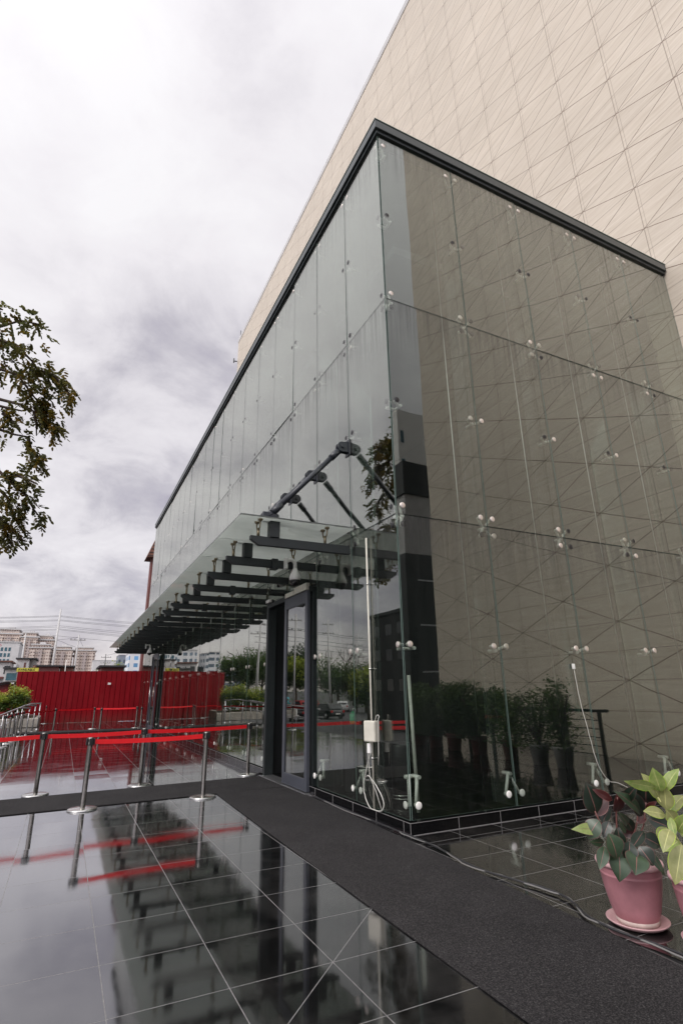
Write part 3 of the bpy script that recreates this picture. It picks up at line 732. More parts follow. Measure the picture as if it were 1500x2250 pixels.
MT['lf_dark'] = mat_leaf('dark_foliage', (.022, .05, .012), (.06, .10, .022), .5, 1.5)
MT['lf_mid'] = mat_leaf('mid_foliage', (.04, .09, .015), (.10, .16, .03), .5, 1.5)
MT['lf_yel'] = mat_leaf('yellow_green_foliage', (.16, .26, .015), (.42, .44, .05), .5, 4)
MT['lf_red'] = mat_leaf('reddish_tips', (.30, .12, .03), (.40, .22, .05), .5, 4)
MT['lf_tree'] = mat_leaf('overhanging_foliage', (.07, .085, .032), (.15, .135, .04), .4, 1.2, .6)
MT['lf_tree2'] = mat_leaf('autumn_foliage', (.16, .13, .02), (.20, .12, .02), .5, 1.2, .45)
def shrub(loc, rx, ry, rz, label, mats=('lf_mid', 'lf_yel', 'lf_red'), seed=1, n=420, size=.07, group=None, name='shrub'):
    rng = random.Random(seed); t = thing(name, label, 'shrub', loc, 0, group)
    a, b, c = [], [], []
    lobes = [(rng.uniform(-.5, .5), rng.uniform(-.5, .5), rng.uniform(.2, .75), rng.uniform(.4, .6)) for _ in range(9)]
    for _ in range(n):
        lx, ly, lz, lr = rng.choice(lobes); q = Vector((rng.gauss(0, 1), rng.gauss(0, 1), rng.gauss(0, 1))).normalized()*lr*rng.uniform(.6, 1)
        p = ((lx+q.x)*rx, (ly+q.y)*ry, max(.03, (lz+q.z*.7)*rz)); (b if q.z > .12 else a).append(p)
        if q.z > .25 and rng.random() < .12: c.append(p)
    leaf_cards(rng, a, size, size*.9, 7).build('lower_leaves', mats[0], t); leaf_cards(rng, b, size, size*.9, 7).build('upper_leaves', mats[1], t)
    if c and len(mats) > 2: leaf_cards(rng, c, size*.8, size*.5, 4).build('leaf_tips', mats[2], t)
    sm = MB()
    for _ in range(7):
        an = rng.uniform(0, 6.28); sm.path([(0, 0, 0), (math.cos(an)*rx*.2, math.sin(an)*ry*.2, rz*.4), (math.cos(an)*rx*.5, math.sin(an)*ry*.5, rz*.8)], [.025, .018, .008], 6)
    sm.build('stems', 'twig', t); return t
SB = .44
shrub((-5.52, 26.9, SB), .75, 1.0, 1.42, 'yellow-green rounded shrub with red tips, the right one of two in the stone planter', seed=3, n=900, size=.085)
shrub((-6.45, 26.6, SB), .72, .9, 1.25, 'yellow-green shrub at the left frame edge in the stone planter', seed=4, n=900, size=.085)
shrub((-7.6, 27.0, SB), .8, 1.0, 1.3, 'darker green shrub at the outer end of the stone planter', ('lf_dark', 'lf_mid'), seed=5, n=500)

# ------------------------------------------------------------------ red fence
def corrugated(p0, p1, z0, z1, pitch=.27, dep=.022, th=.002):
    p0, p1 = Vector(p0), Vector(p1); L_ = (p1-p0).length; d = (p1-p0).normalized(); nr = Vector((-d.y, d.x, 0)) if len(d) == 3 else None
    n = int(L_/pitch); pts = []
    for i in range(n):
        b = i*pitch
        for u, w in ((0, 0), (.80*pitch, 0), (.85*pitch, dep), (.95*pitch, dep)): pts.append((b+u, w))
    pts.append((n*pitch, 0)); vs = []; fs = []
    for u, w in pts:
        q = p0+d*u
        for s_ in (0, th):
            for z in (z0, z1): vs.append((q.x+nr.x*(w+s_), q.y+nr.y*(w+s_), z))
    for i in range(len(pts)-1):
        o = i*4; fs += [(o, o+4, o+5, o+1), (o+2, o+3, o+7, o+6), (o+1, o+5, o+7, o+3)]
    return MB().add(vs, fs)
t = thing('red_fence', 'tall red corrugated sheet fence closing the far end of the plaza', 'fence', (0, 0, 0))
fz = lambda: None
F0, F1, F2 = Vector((7.4, 28.2, 0)), Vector((.6, 28.75, 0)), Vector((-5.93, 29.85, 0))
corrugated(F2, F1, .01, 2.72).build('sheet_panel', 'red', t)
corrugated(F1, F0, .01, 2.78).build('sheet_panel', 'red', t)
d = (F1-F2).normalized(); nb = Vector((-d.y, d.x, 0))
for z in (.5, 1.5, 2.4):
    a, b = F2+nb*.08, F1+nb*.08; MB().path([(a.x, a.y, z), (b.x, b.y, z)], .025, 6).build('fence_rail', 'satin', t)
for px, ix in (((240, 1503), 'right'), ((27, 1501), 'left')):
    p = at_y(px[0], px[1], 29.0 if ix == 'right' else 29.9)
    y = 28.98 if ix == 'right' else 30.1
    q = thing('floodlight', 'small white floodlight on the red fence, %s' % ('near the middle' if ix == 'right' else 'on its lower left stretch'), 'lamp', (p.x, y, p.z), 0, 'floodlights on the red fence')
    MB().box((-.08, -.10, -.05), (.08, -.06, .06)).build('lamp_head', 'white', q, bevel=.008)
    MB().box((-.015, -.06, -.015), (.015, .06, .015)).build('arm', 'dark', q)
t = thing('lower_red_fence', 'lower red corrugated fence under a thin dark sheet roof, left of the tall fence', 'fence', (0, 0, 0))
G0, G1 = Vector((-7.7, 39.0, 0)), Vector((-6.0, 30.0, 0))
corrugated(G0, G1, -1.49, 2.12).build('sheet_panel', 'red', t)
d = (G1-G0).normalized(); n_ = Vector((-d.y, d.x, 0)); mb = MB()
ps = [G0-n_*.45, G1-n_*.45, G1+n_*1.6, G0+n_*1.6]
mb.add([(p.x, p.y, z) for z in (2.16, 2.21) for p in ps], [(3, 2, 1, 0), (4, 5, 6, 7), (0, 1, 5, 4), (1, 2, 6, 5), (2, 3, 7, 6), (3, 0, 4, 7)]).build('sheet_roof', 'roofd', t)

# ------------------------------------------------------------------ things behind the glass
t = thing('service_pole', 'thin cream pole standing on the plinth against the glass, cable coiled at its foot', 'pole', (-.030, .75, .121))
MB().path([(0, 0, 0), (0, .0, 3.36)], .0125, 12).build('shaft', 'cream', t)
MB().path(wobble([(-.02, .02, .62), (-.03, .12, .42), (-.02, .22, .20), (-.02, .10, .03), (-.03, -.05, .012), (-.03, -.22, .03), (-.02, -.26, .12), (-.03, -.14, .26), (-.03, .06, .36), (-.02, .14, .34)], 6, .001), .006, 8).build('coiled_cable', 'cable', t)
MB().path([(-.01, -.02, .9), (-.02, .08, .6), (-.02, .05, .35), (-.02, -.08, .22), (-.01, -.20, .02)], .0045, 6).build('thin_cable', 'cable', t)
for z in (.55, 1.6, 2.7): MB().lathe([(.0165, z), (.021, z+.002), (.021, z+.022), (.0165, z+.024)], n=14).build('pipe_clip', 'chrome', t)
t = thing('junction_box', 'cream electrical box fixed to the thin cream pole outside the glass', 'electrical box', (-.115, .62, .885), R(-72))
MB().box((-.08, -.045, 0), (.10, .045, .235)).build('box', 'cream', t, bevel=.008)
MB().box((-.075, -.050, .01), (.095, -.0455, .225)).build('lid', 'cream', t, bevel=.004)
MB().box((-.06, -.02, -.13), (-.01, .02, -.02)).build('plug', 'white', t, bevel=.005)
MB().path([(.07, 0, .235), (.09, 0, .29), (.12, 0, .305), (.14, 0, .285), (.125, 0, .26), (.115, 0, .1), (.11, 0, -.12), (.10, 0, -.25)], .005, 6).build('cord', 'cable', t)
t = thing('trash_bin', 'black bin with steel rings standing behind the glass beside the white pole', 'bin', (.75, 1.35, .03))
MB().lathe([(0, 0), (.14, 0), (.15, .7), (.13, .75), (0, .76)], n=28).build('bin_body', 'blackp', t)
for z in (.06, .10): MB().lathe([(.150, z), (.153, z+.003), (.153, z+.012), (.150, z+.015)], n=28).build('steel_ring', 'chrome', t)
t = thing('dispenser_stand', 'dark pedestal standing inside the glass left of the white pole', 'pedestal', (.62, 2.42, .03))
MB().box((-.14, -.14, 0), (.14, .14, .93)).build('column', 'blackp', t, bevel=.01)
MB().box((-.17, -.17, .932), (.17, .17, .955)).build('top', 'blackp', t, bevel=.005)
t = thing('sanitizer_bottle', 'green pump bottle standing on the dark pedestal behind the glass', 'bottle', (.55, 2.38, .986))
MB().lathe([(0, 0), (.045, 0), (.05, .01), (.05, .13), (.035, .16), (.018, .17), (.018, .185), (0, .185)], n=20).build('bottle', 'green', t)
MB().path([(0, 0, .185), (0, 0, .22), (.0, -.035, .222)], .007, 8).build('pump', 'white', t)
t = thing('glass_cable', 'thin pale cable hanging from a box down the right glass face', 'cable', (3.05, -.03, 0))
MB().path(wobble([(-.30, 0, 1.72), (-.27, 0, 1.3), (-.19, 0, .85), (-.12, 0, .52), (.02, -.01, .30), (.2, -.02, .25), (.5, -.03, .125)], 5, .001), .0045, 6).build('hanging_cable', 'cable', t)
MB().box((-.32, -.012, 1.71), (-.28, .012, 1.78)).build('cable_box', 'white', t, bevel=.004)
t = thing('slanted_tube', 'pale leaning tube behind the glass just right of the corner', 'tube', (.42, .55, .03))
MB().path([(0.04, 0, .05), (0, 0, 1.62)], .022, 10).build('tube', 'cable', t)

# cables along the plinth
cpts = [(-.06, 2.6), (-.075, 1.38), (-.08, .37), (-.07, -.09), (-.09, -.58), (-.16, -1.16), (-.12, -1.55), (-.03, -1.90), (-.06, -2.14), (-.18, -2.40), (-.22, -2.63), (-.17, -3.03), (-.22, -3.6), (-.3, -5)]
MB().path(wobble([(x, y, .020) for x, y in cpts], a=.003, seed=1), .008, 8).build('floor_cable', 'bcable', label='black cable snaking along the runner carpet edge past the glass corner', category='cable')
MB().path(wobble([(x+(-.03 if i % 2 else .02), y, .018) for i, (x, y) in enumerate(cpts)], a=.004, seed=2), .0055, 8).build('pale_floor_cable', 'gcable', label='thinner pale grey cable twisting beside the black cable at the runner edge', category='cable')

# ------------------------------------------------------------------ potted plants
MT['rub_dark'] = pm('dark_rubber_leaf', (.012, .022, .014), .32, 0, .3, 12)
MT['rub_green'] = pm('green_rubber_leaf', (.032, .058, .030), .36, 0, .3, 12)
MT['rub_wine'] = pm('wine_rubber_leaf', (.055, .012, .012), .36, 0, .3, 12)
MT['rub_mid'] = pm('pink_midrib', (.20, .085, .075), .4); MT['rub_edge'] = pm('maroon_edge', (.085, .04, .035), .4)
MT['var_leaf'] = mat_leaf('variegated_leaf', (.20, .29, .07), (.34, .39, .14), .4, 25, .3)
MT['var_cream'] = mat_leaf('olive_leaf_back', (.28, .30, .11), (.38, .38, .17), .45, 25, .3)
MT['var_mid'] = pm('cream_midrib', (.55, .55, .22), .4); MT['var_edge'] = mat_leaf('lime_edge', (.32, .58, .03), (.5, .62, .08), .4, 30, .3)
def big_leaf(mb, base, tip, w, face, rng, fold=.25, droop=.12):
    base, tip = V3(base), V3(tip); d = tip-base; L_ = d.length; d.normalize()
    side = d.cross(face).normalized(); nrm = side.cross(d).normalized(); n = 9
    prof = [.10, .55, .82, .97, 1.0, .95, .82, .60, .32, .02]
    cols = [-1, -.93, -.035, .035, .93, 1]; vs = []
    for i in range(n+1):
        t_ = i/n; c = base+d*L_*t_+nrm*(math.sin(t_*math.pi)*droop*L_)
        for cc in cols:
            hw = prof[i]*w/2; vs.append(c+side*hw*cc+nrm*(-abs(cc)*fold*hw*-1)+nrm*math.sin(t_*9+cc)*.012*L_)
    s_ = len(mb.v); mb.v += [tuple(q) for q in vs]; K = len(cols)
    for i in range(n):
        for j in range(K-1):
            mb.f.append((s_+i*K+j, s_+i*K+j+1, s_+(i+1)*K+j+1, s_+(i+1)*K+j)); mb.sm.append(True)
            mb.mi.append({0: 2, 1: 0, 2: 1, 3: 0, 4: 2}[j])
def pot(loc, label, rr=.205, h=.372, group='pink pots'):
    t = thing('plant_pot', label, 'pot', loc, 0, group)
    k = rr/.205
    MB().lathe([(0, .03), (.115*k, .03), (.125*k, .035), (.150*k, .10), (.174*k, .21), (.186*k, .29), (.189*k, .295), (.184*k, .30), (.187*k, .308), (.188*k, h-.045), (.192*k, h-.03)], n=48).build('pot_body', 'pink', t)
    MB().lathe([(.185*k, h-.03), (.203*k, h-.028), (.208*k, h-.015), (.205*k, h-.002), (.195*k, h), (.185*k, h-.006), (.18*k, h-.05), (.17*k, h-.08)], n=48).build('rim', 'pinkl', t)
    s_ = MB().lathe([(0, .004), (.14*k, .004), (.16*k, .010), (.188*k, .030), (.190*k, .036), (.186*k, .038), (.160*k, .022), (.13*k, .016), (0, .016)], n=48).build('saucer', 'pinkl', t)
    MB().lathe([(.112*k, .018), (.128*k, .020), (.130*k, .045), (.122*k, .055)], n=48).build('dusty_foot_ring', 'dustp', t)
    return t
POT1 = Vector((.03, -2.62, 0)); POT2 = Vector((.135, -3.05, 0))
pot(POT1, 'faded pink plastic pot on a pale saucer holding the dark rubber plant')
pot(POT2, 'faded pink plastic pot cut by the right frame edge holding the pale variegated plant', .19, .365)
for P_, k in ((POT1, 1), (POT2, .92)):
    pass
def plant(name, label, loc, depth, leaves, stems, mats_of, seed, S0=(1200, 1650, 4.5)):
    rng = random.Random(seed); t = thing(name, label, 'plant', loc)
    def pt(x, y, dd=0): return at_depth(S0[0]+x/S0[2], S0[1]+y/S0[2], depth+dd)-Vector(loc)
    MB().lathe([(.172, .30), (.12, .31), (0, .316)], n=32).build('soil', 'soil', t)
    sm = MB()
    for st_ in stems: sm.path([pt(*q) for q in st_], [.008, .007]+[.005]*(len(st_)-2), 7)
    sm.build('stem', mats_of['stem'], t)
    for bx, by, tx, ty, w, kind in leaves:
        mb = MB(); dd = rng.uniform(-.10, .08); low_ = ty > 1000; dd -= .24 if low_ else 0; b = pt(bx, by, dd*(.75 if low_ else .4)); e = pt(tx, ty, dd+rng.uniform(-.05, .05))
        face = (CAM-(b+Vector(loc))).normalized()+Vector((rng.gauss(0, .28), rng.gauss(0, .28), rng.gauss(.25, .28)))
        big_leaf(mb, b, e, w/S0[2]*depth/FPX*1.32, face, rng, rng.uniform(.05, .35), rng.uniform(.02, .14))
        mb.build('leaf', mats_of[kind], t)
D1 = (POT1-CAM).dot(_f)-.0; D2 = (POT2-CAM).dot(_f)
plant('rubber_plant', 'rubber plant with glossy dark green and wine red leaves in the left pink pot', tuple(POT1), D1+.12, [
 (490, 620, 385, 310, 165, 'd'), (490, 650, 612, 470, 95, 'w'), (650, 490, 450, 380, 60, 'w'), (700, 610, 690, 425, 125, 'w'), (930, 620, 660, 400, 95, 'g'),
 (930, 650, 830, 390, 120, 'd'), (985, 510, 985, 290, 170, 'd'), (1000, 670, 1245, 770, 100, 'd'), (570, 790, 245, 780, 90, 'v'), (520, 690, 410, 875, 130, 'g'),
 (610, 820, 695, 1080, 160, 'g'), (570, 900, 425, 900, 60, 'g'), (575, 950, 525, 1180, 85, 'g'), (708, 990, 722, 1300, 150, 'g'), (885, 1010, 880, 1235, 160, 'g'),
 (920, 950, 1060, 1140, 130, 'd'), (980, 950, 1175, 1240, 55, 'g'), (940, 850, 1125, 945, 115, 'd'), (880, 830, 720, 815, 60, 'w'), (900, 720, 985, 650, 60, 'w'),
 (800, 730, 700, 600, 60, 'g'), (780, 820, 710, 690, 50, 'g'), (560, 720, 640, 560, 90, 'd'), (700, 760, 740, 1000, 90, 'd'), (820, 900, 800, 1120, 110, 'd'),
 (640, 900, 640, 1120, 100, 'd'), (860, 560, 960, 640, 80, 'w'), (760, 640, 860, 800, 80, 'd'), (960, 800, 840, 980, 90, 'd'), (620, 700, 560, 860, 80, 'd'),
 (790, 480, 900, 340, 80, 'd'), (1000, 620, 1090, 500, 60, 'w')],
 [[(770, 1210), (860, 1010), (900, 900), (960, 740), (985, 500)], [(740, 1210), (700, 900), (690, 600), (700, 460)], [(730, 1210), (610, 820), (520, 690), (480, 600)], [(780, 1210), (830, 950), (900, 700), (900, 560)]],
 {'stem': 'rub_mid', 'd': ['rub_dark', 'rub_mid', 'rub_edge'], 'g': ['rub_green', 'rub_mid', 'rub_edge'], 'w': ['rub_wine', 'rub_edge', 'rub_mid'], 'v': ['var_leaf', 'rub_mid', 'rub_edge']}, 5)
plant('variegated_plant', 'pale yellow-green variegated rubber plant in the right pink pot', tuple(POT2), D2+.05, [
 (1130, 400, 1047, 165, 110, 'v'), (1115, 470, 932, 222, 105, 'c'), (1080, 360, 765, 300, 75, 'v'), (1175, 400, 1312, 178, 95, 'v'), (1185, 580, 1165, 325, 125, 'c'),
 (1225, 610, 1365, 445, 110, 'c'), (1175, 640, 955, 600, 95, 'c'), (1215, 600, 1290, 470, 90, 'v'), (1190, 590, 1285, 710, 95, 'c'), (1220, 780, 1155, 1012, 100, 'c'),
 (1190, 760, 1110, 890, 90, 'c'), (1225, 660, 1275, 860, 60, 'v'), (1310, 890, 1160, 1000, 60, 'v'), (1335, 930, 1272, 1330, 130, 'c'), (1345, 960, 1370, 1200, 80, 'v'),
 (1330, 840, 1480, 760, 100, 'v'), (1400, 980, 1600, 900, 110, 'c'), (1410, 1050, 1560, 1250, 110, 'c'), (1420, 900, 1500, 640, 110, 'v'), (1300, 800, 1420, 620, 100, 'v'), (1460, 1100, 1700, 1120, 110, 'v')],
 [[(1480, 1500), (1430, 1250), (1340, 940), (1280, 850), (1180, 570), (1090, 450)], [(1480, 1500), (1440, 1150), (1430, 950), (1440, 800)]],
 {'stem': 'var_mid', 'v': ['var_leaf', 'var_mid', 'var_edge'], 'c': ['var_cream', 'var_mid', 'var_edge']}, 8)

# ------------------------------------------------------------------ railing and pots along the stone wall (seen in the right glass face)
t = thing('wall_railing', 'dark metal railing with horizontal bars in front of the stone wall, mirrored in the glass', 'railing', (6.1, 0, 0))
MB().path([(0, -2.2, 1.02), (0, -9.4, 1.02)], .03, 10).build('top_rail', 'dark', t)
for k, z in enumerate((.2, .36, .52, .68, .84)): MB().path([(0, -2.42, z), (0, -9.3, z)], .009, 6).build('bar', 'dark', t)
for y in (-2.42, -3.29, -4.11, -4.82, -5.65, -6.5, -7.4, -8.3, -9.2): MB().box((-.03, y-.03, 0), (.03, y+.03, 1.0)).build('rail_post', 'dark', t)
for i, (y, zt, mats, pc, nn) in enumerate(((-7.6, 1.35, ('lf_dark', 'lf_mid'), 'redwall', 1700), (-6.9, 1.45, ('lf_dark', 'lf_mid'), 'redwall', 1700), (-6.1, 1.5, ('lf_dark', 'lf_mid'), 'redwall', 1700), (-5.2, 1.45, ('lf_dark', 'lf_mid'), 'redwall', 1700), (-4.2, 1.35, ('lf_mid', 'lf_mid'), 'redwall', 420), (-3.3, 1.5, ('lf_mid', 'lf_mid'), 'conc', 320), (-2.7, 1.6, ('lf_mid', 'lf_mid'), 'conc', 300))):
    word = ['first', 'second', 'third', 'fourth', 'fifth', 'sixth', 'seventh'][i]
    t = thing('planter_pot', '%s pot from the far left in the row reflected before the stone wall' % word, 'pot', (5.3, y, 0), 0, 'pots by the wall railing')
    MB().lathe([(0, .0), (.14, 0), (.19, .34), (.21, .35), (.21, .38), (.18, .38), (.17, .33), (0, .33)], n=24).build('pot_body', pc, t)
    shrub((5.3, y, .335), .85 if nn > 300 else .42, .80 if nn > 300 else .46, zt-.335, '%s bush from the far left in the potted row reflected before the stone wall' % word, mats, seed=20+i, n=nn, size=.075, group='potted bushes by the wall railing', name='potted_bush')

# ------------------------------------------------------------------ overhanging tree at the left
def branch_tree():
    rng = random.Random(21); base = Vector((-9.4, 9.4, -1.5))
    t = thing('overhanging_tree', 'leafy tree reaching in from the left with drooping branches of small oval leaves', 'tree', base)
    tr = MB(); tr.path([q-base for q in (base, Vector((-9.3, 9.3, 1)), Vector((-9.1, 9.2, 4)), Vector((-8.7, 9.0, 6.8)), Vector((-8.6, 8.9, 9)), Vector((-8.9, 9.1, 11.5)))], [.26, .22, .18, .14, .10, .05], 12)
    tr.build('trunk', 'bark', t)
    def P(x, y, d): return at_depth(x/3.75, 640+y/3.75, d)
    br = [ # pixel polylines of the visible branches and their distance
     ([(-260, 400), (0, 290), (170, 240), (340, 275)], 12.9, 1.0, 30), ([(-300, 600), (0, 400), (130, 440), (260, 570), (340, 680), (420, 770)], 13.4, 1.25, 42),
     ([(330, 660), (440, 690), (530, 790), (600, 890)], 13.3, .8, 24), ([(-300, 700), (0, 640), (150, 690), (250, 830), (330, 930), (400, 900)], 13.6, 1.55, 55),
     ([(280, 950), (350, 1040), (430, 1090), (510, 1150)], 13.6, .9, 30), ([(-200, 820), (0, 890), (180, 935), (280, 990), (300, 1100), (300, 1190)], 13.5, .0, 0),
     ([(-100, 920), (60, 960), (180, 985)], 13.4, .5, 12), ([(20, 1000), (90, 1060), (130, 1100)], 13.5, .45, 9), ([(230, 1200), (250, 1290), (300, 1370), (340, 1420)], 13.5, .75, 26),
     ([(-200, 1040), (0, 1140), (120, 1180), (240, 1200)], 13.6, .15, 4), ([(-260, 1300), (0, 1490), (120, 1600), (210, 1680), (280, 1800), (350, 1890)], 13.2, .9, 34),
     ([(60, 1530), (150, 1520), (240, 1555), (310, 1590)], 13.2, .5, 13), ([(-200, 1500), (0, 1640), (60, 1700), (120, 1850), (170, 1950)], 13.0, 1.15, 40),
     ([(-60, 1800), (30, 1900), (90, 1960), (200, 2060)], 13.0, .6, 14), ([(0, 1900), (50, 1990), (70, 2060), (120, 2110)], 13.0, .55, 12), ([(-160, 90), (-60, 110), (20, 150)], 13.0, .6, 8),
    ]
    wood = MB(); A = MB(); B = MB()
    def compound(o, d, L_, mb):
        d = (d+Vector((0, 0, -.25))).normalized(); side = d.cross(Vector((rng.gauss(0, .3), rng.gauss(0, .3), 1))).normalized(); n = rng.randint(4, 6)
        for i in range(n):
            t_ = (i+.8)/n; c = o+d*L_*t_+Vector((0, 0, -.08*t_*t_))
            for sg in ((-1, 1) if i < n-1 else (0,)):
                ld = (d*(.5 if sg else 1)+side*sg*.9+Vector((0, 0, rng.uniform(-.5, .1)))).normalized(); ll = rng.uniform(.09, .14)
                nn = ld.cross(Vector((rng.gauss(0, .5), rng.gauss(0, .5), 1))).normalized(); k = len(mb.v); w = ll*.27
                mb.v += [tuple(c), tuple(c+ld*ll*.3+nn*w), tuple(c+ld*ll*.75+nn*w*.8), tuple(c+ld*ll), tuple(c+ld*ll*.75-nn*w*.8), tuple(c+ld*ll*.3-nn*w)]
                mb.f.append((k, k+1, k+2, k+3, k+4, k+5)); mb.mi.append(0); mb.sm.append(False)
    for poly, d0, sp, n in br:
        pts = [P(x, y, d0+.15*math.sin(i*1.7)) for i, (x, y) in enumerate(poly)]
        if poly[0][0] < -50:
            pts = [Vector((-8.75, 9.0, min(9.0, max(4.5, pts[0].z-.6))))]+pts
        loc = [q-base for q in pts]; m_ = len(loc)
        wood.path(loc, [.045*(1-i/m_)+.008 for i in range(m_)], 6)
        for _ in range(int(n*1.9)):
            i = rng.randint(max(0, 0 if m_ < 5 else 1), m_-2); t_ = rng.random(); o = loc[i].lerp(loc[i+1], t_)+Vector((rng.gauss(0, .11*sp), rng.gauss(0, .3), rng.gauss(0, .10*sp)))
            dr = (loc[i+1]-loc[i]).normalized()*.6+Vector((rng.gauss(0, .6), rng.gauss(0, .6), rng.gauss(-.2, .5)))
            compound(o, dr, rng.uniform(.16, .27), B if rng.random() < .3 else A)
    # the rest of the crown, out of the frame
    for _ in range(900):
        q = Vector((rng.gauss(0, 1), rng.gauss(0, 1), rng.gauss(0, 1))).normalized()*rng.uniform(.5, 1)
        o = Vector((-10.6+q.x*2.1, 8.8+q.y*2.4, 8.3+q.z*3.2))-base; compound(o, q, rng.uniform(.3, .45), B if rng.random() < .3 else A)
    for _ in range(26):
        q = Vector((rng.gauss(0, 1), rng.gauss(0, 1), rng.uniform(-.3, 1))).normalized()
        o = Vector((-8.9, 9.1, rng.uniform(5, 10)))-base; wood.path([o, o+q*1.1, o+q*2.1+Vector((0, 0, -.2))], [.05, .03, .012], 6)
    wood.build('branches', 'twig', t); A.build('crown', 'lf_tree', t); B.build('yellowing_leaves', 'lf_tree2', t)
branch_tree()

# ------------------------------------------------------------------ trees, poles, cars and buildings of the car park (mostly seen in the glass)
def tree(loc, h, r, label, mats=('lf_dark', 'lf_mid'), seed=0, n=1300, size=.36, group='trees across the car park'):
    rng = random.Random(seed); t = thing('tree', label, 'tree', loc, 0, group); tk = MB()
    tk.path([(0, 0, 0), (.1, .05, h*.25), (0, .1, h*.5), (.1, 0, h*.8)], [h*.025, h*.02, h*.014, h*.006], 8)
    for _ in range(9):
        q = Vector((rng.gauss(0, 1), rng.gauss(0, 1), rng.uniform(.3, 1))).normalized(); z = rng.uniform(.3, .6)*h
        tk.path([(0, 0, z), q*r*.5+Vector((0, 0, z)), q*r*.85+Vector((0, 0, z+.3))], [h*.010, h*.006, .02], 6)
    tk.build('trunk', 'bark', t); lobes = []
    for _ in range(14):
        q = Vector((rng.gauss(0, 1), rng.gauss(0, 1), rng.gauss(0, .8))).normalized()*rng.uniform(.25, .75)
        lobes.append((Vector((q.x*r, q.y*r, h*.62+q.z*h*.30)), rng.uniform(.28, .48)*r))
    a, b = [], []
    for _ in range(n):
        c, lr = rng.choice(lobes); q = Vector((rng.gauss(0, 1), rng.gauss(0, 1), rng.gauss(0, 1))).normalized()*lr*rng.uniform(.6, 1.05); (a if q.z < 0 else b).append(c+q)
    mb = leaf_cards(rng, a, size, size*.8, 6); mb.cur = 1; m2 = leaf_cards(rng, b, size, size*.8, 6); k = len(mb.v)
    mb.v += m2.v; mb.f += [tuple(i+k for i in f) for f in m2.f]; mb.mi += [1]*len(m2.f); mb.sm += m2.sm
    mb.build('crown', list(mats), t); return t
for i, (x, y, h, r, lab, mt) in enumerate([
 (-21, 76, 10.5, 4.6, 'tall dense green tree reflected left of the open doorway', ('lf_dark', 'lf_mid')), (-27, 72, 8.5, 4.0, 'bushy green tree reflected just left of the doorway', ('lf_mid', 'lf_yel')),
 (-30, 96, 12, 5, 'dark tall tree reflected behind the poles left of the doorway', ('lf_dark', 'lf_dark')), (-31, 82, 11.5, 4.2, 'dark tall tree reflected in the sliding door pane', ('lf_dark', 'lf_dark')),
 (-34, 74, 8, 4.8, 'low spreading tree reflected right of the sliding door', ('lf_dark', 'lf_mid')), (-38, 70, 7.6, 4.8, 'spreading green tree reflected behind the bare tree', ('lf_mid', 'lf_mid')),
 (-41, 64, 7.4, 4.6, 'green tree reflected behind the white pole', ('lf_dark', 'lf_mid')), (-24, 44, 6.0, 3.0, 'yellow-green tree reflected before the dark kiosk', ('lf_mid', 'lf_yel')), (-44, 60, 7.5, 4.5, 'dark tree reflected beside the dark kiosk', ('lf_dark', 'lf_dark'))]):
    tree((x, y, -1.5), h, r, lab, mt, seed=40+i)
def bare_tree(loc, h, label, seed=5):
    rng = random.Random(seed); t = thing('bare_tree', label, 'tree', loc); mb = MB()
    mb.path([(0, 0, 0), (0, 0, h*.35)], [.22, .16], 8)
    def grow(p, d, L_, r, k):
        e = p+d*L_; m_ = p.lerp(e, .5)+Vector((rng.gauss(0, .05), rng.gauss(0, .05), 0))*L_; mb.path([p, m_, e], [r, r*.85, r*.65], 5)
        if k > 0:
            for _ in range(3 if k > 2 else 2):
                nd = (d+Vector((rng.gauss(0, .55), rng.gauss(0, .55), rng.gauss(.05, .35)))).normalized(); grow(e, nd, L_*rng.uniform(.6, .85), r*.62, k-1)
    for _ in range(5): grow(Vector((0, 0, h*.33)), Vector((rng.gauss(0, .6), rng.gauss(0, .6), .8)).normalized(), h*.2, .11, 4)
    mb.build('branches', 'twig', t)
bare_tree((-37, 78, -1.5), 12.5, 'leafless spreading tree reflected above the parked cars')
def util_pole(loc, h, label, arms=2, r=.17, name='utility_pole', mat='concl', lean=(0, 0)):
    t = thing(name, label, 'pole', loc, 0, 'utility poles'); MB().path([(0, 0, 0), (lean[0], lean[1], h)], [r, r*.6], 12).build('shaft', mat, t)
    for k in range(arms):
        z = h*.93-k*h*.10; MB().box((-.9, -.05, z), (.9, .05, z+.09)).build('crossarm', 'conc', t)
        ins = MB()
        for x in (-.8, -.35, .35, .8): ins.path([(x, 0, z+.09), (x, 0, z+.26)], .035, 6)
        ins.build('insulators', 'dark', t)
    return t
for i, (x, y, h, lab) in enumerate([(-18, 62, 12, 'slim concrete utility pole reflected left of the doorway'), (-19.5, 58, 12, 'second slim concrete pole reflected left of the doorway'), (-22, 60, 12.5, 'concrete pole reflected close to the door jamb'), (-30, 66, 13, 'tall utility pole reflected in the sliding door pane'), (-37.5, 72, 12, 'utility pole with crossarms reflected right of the sliding door'), (-22, 31.5, 13, 'utility pole reflected beside the dark kiosk')]):
    util_pole((x, y, -1.5), h, lab, 2, .15)

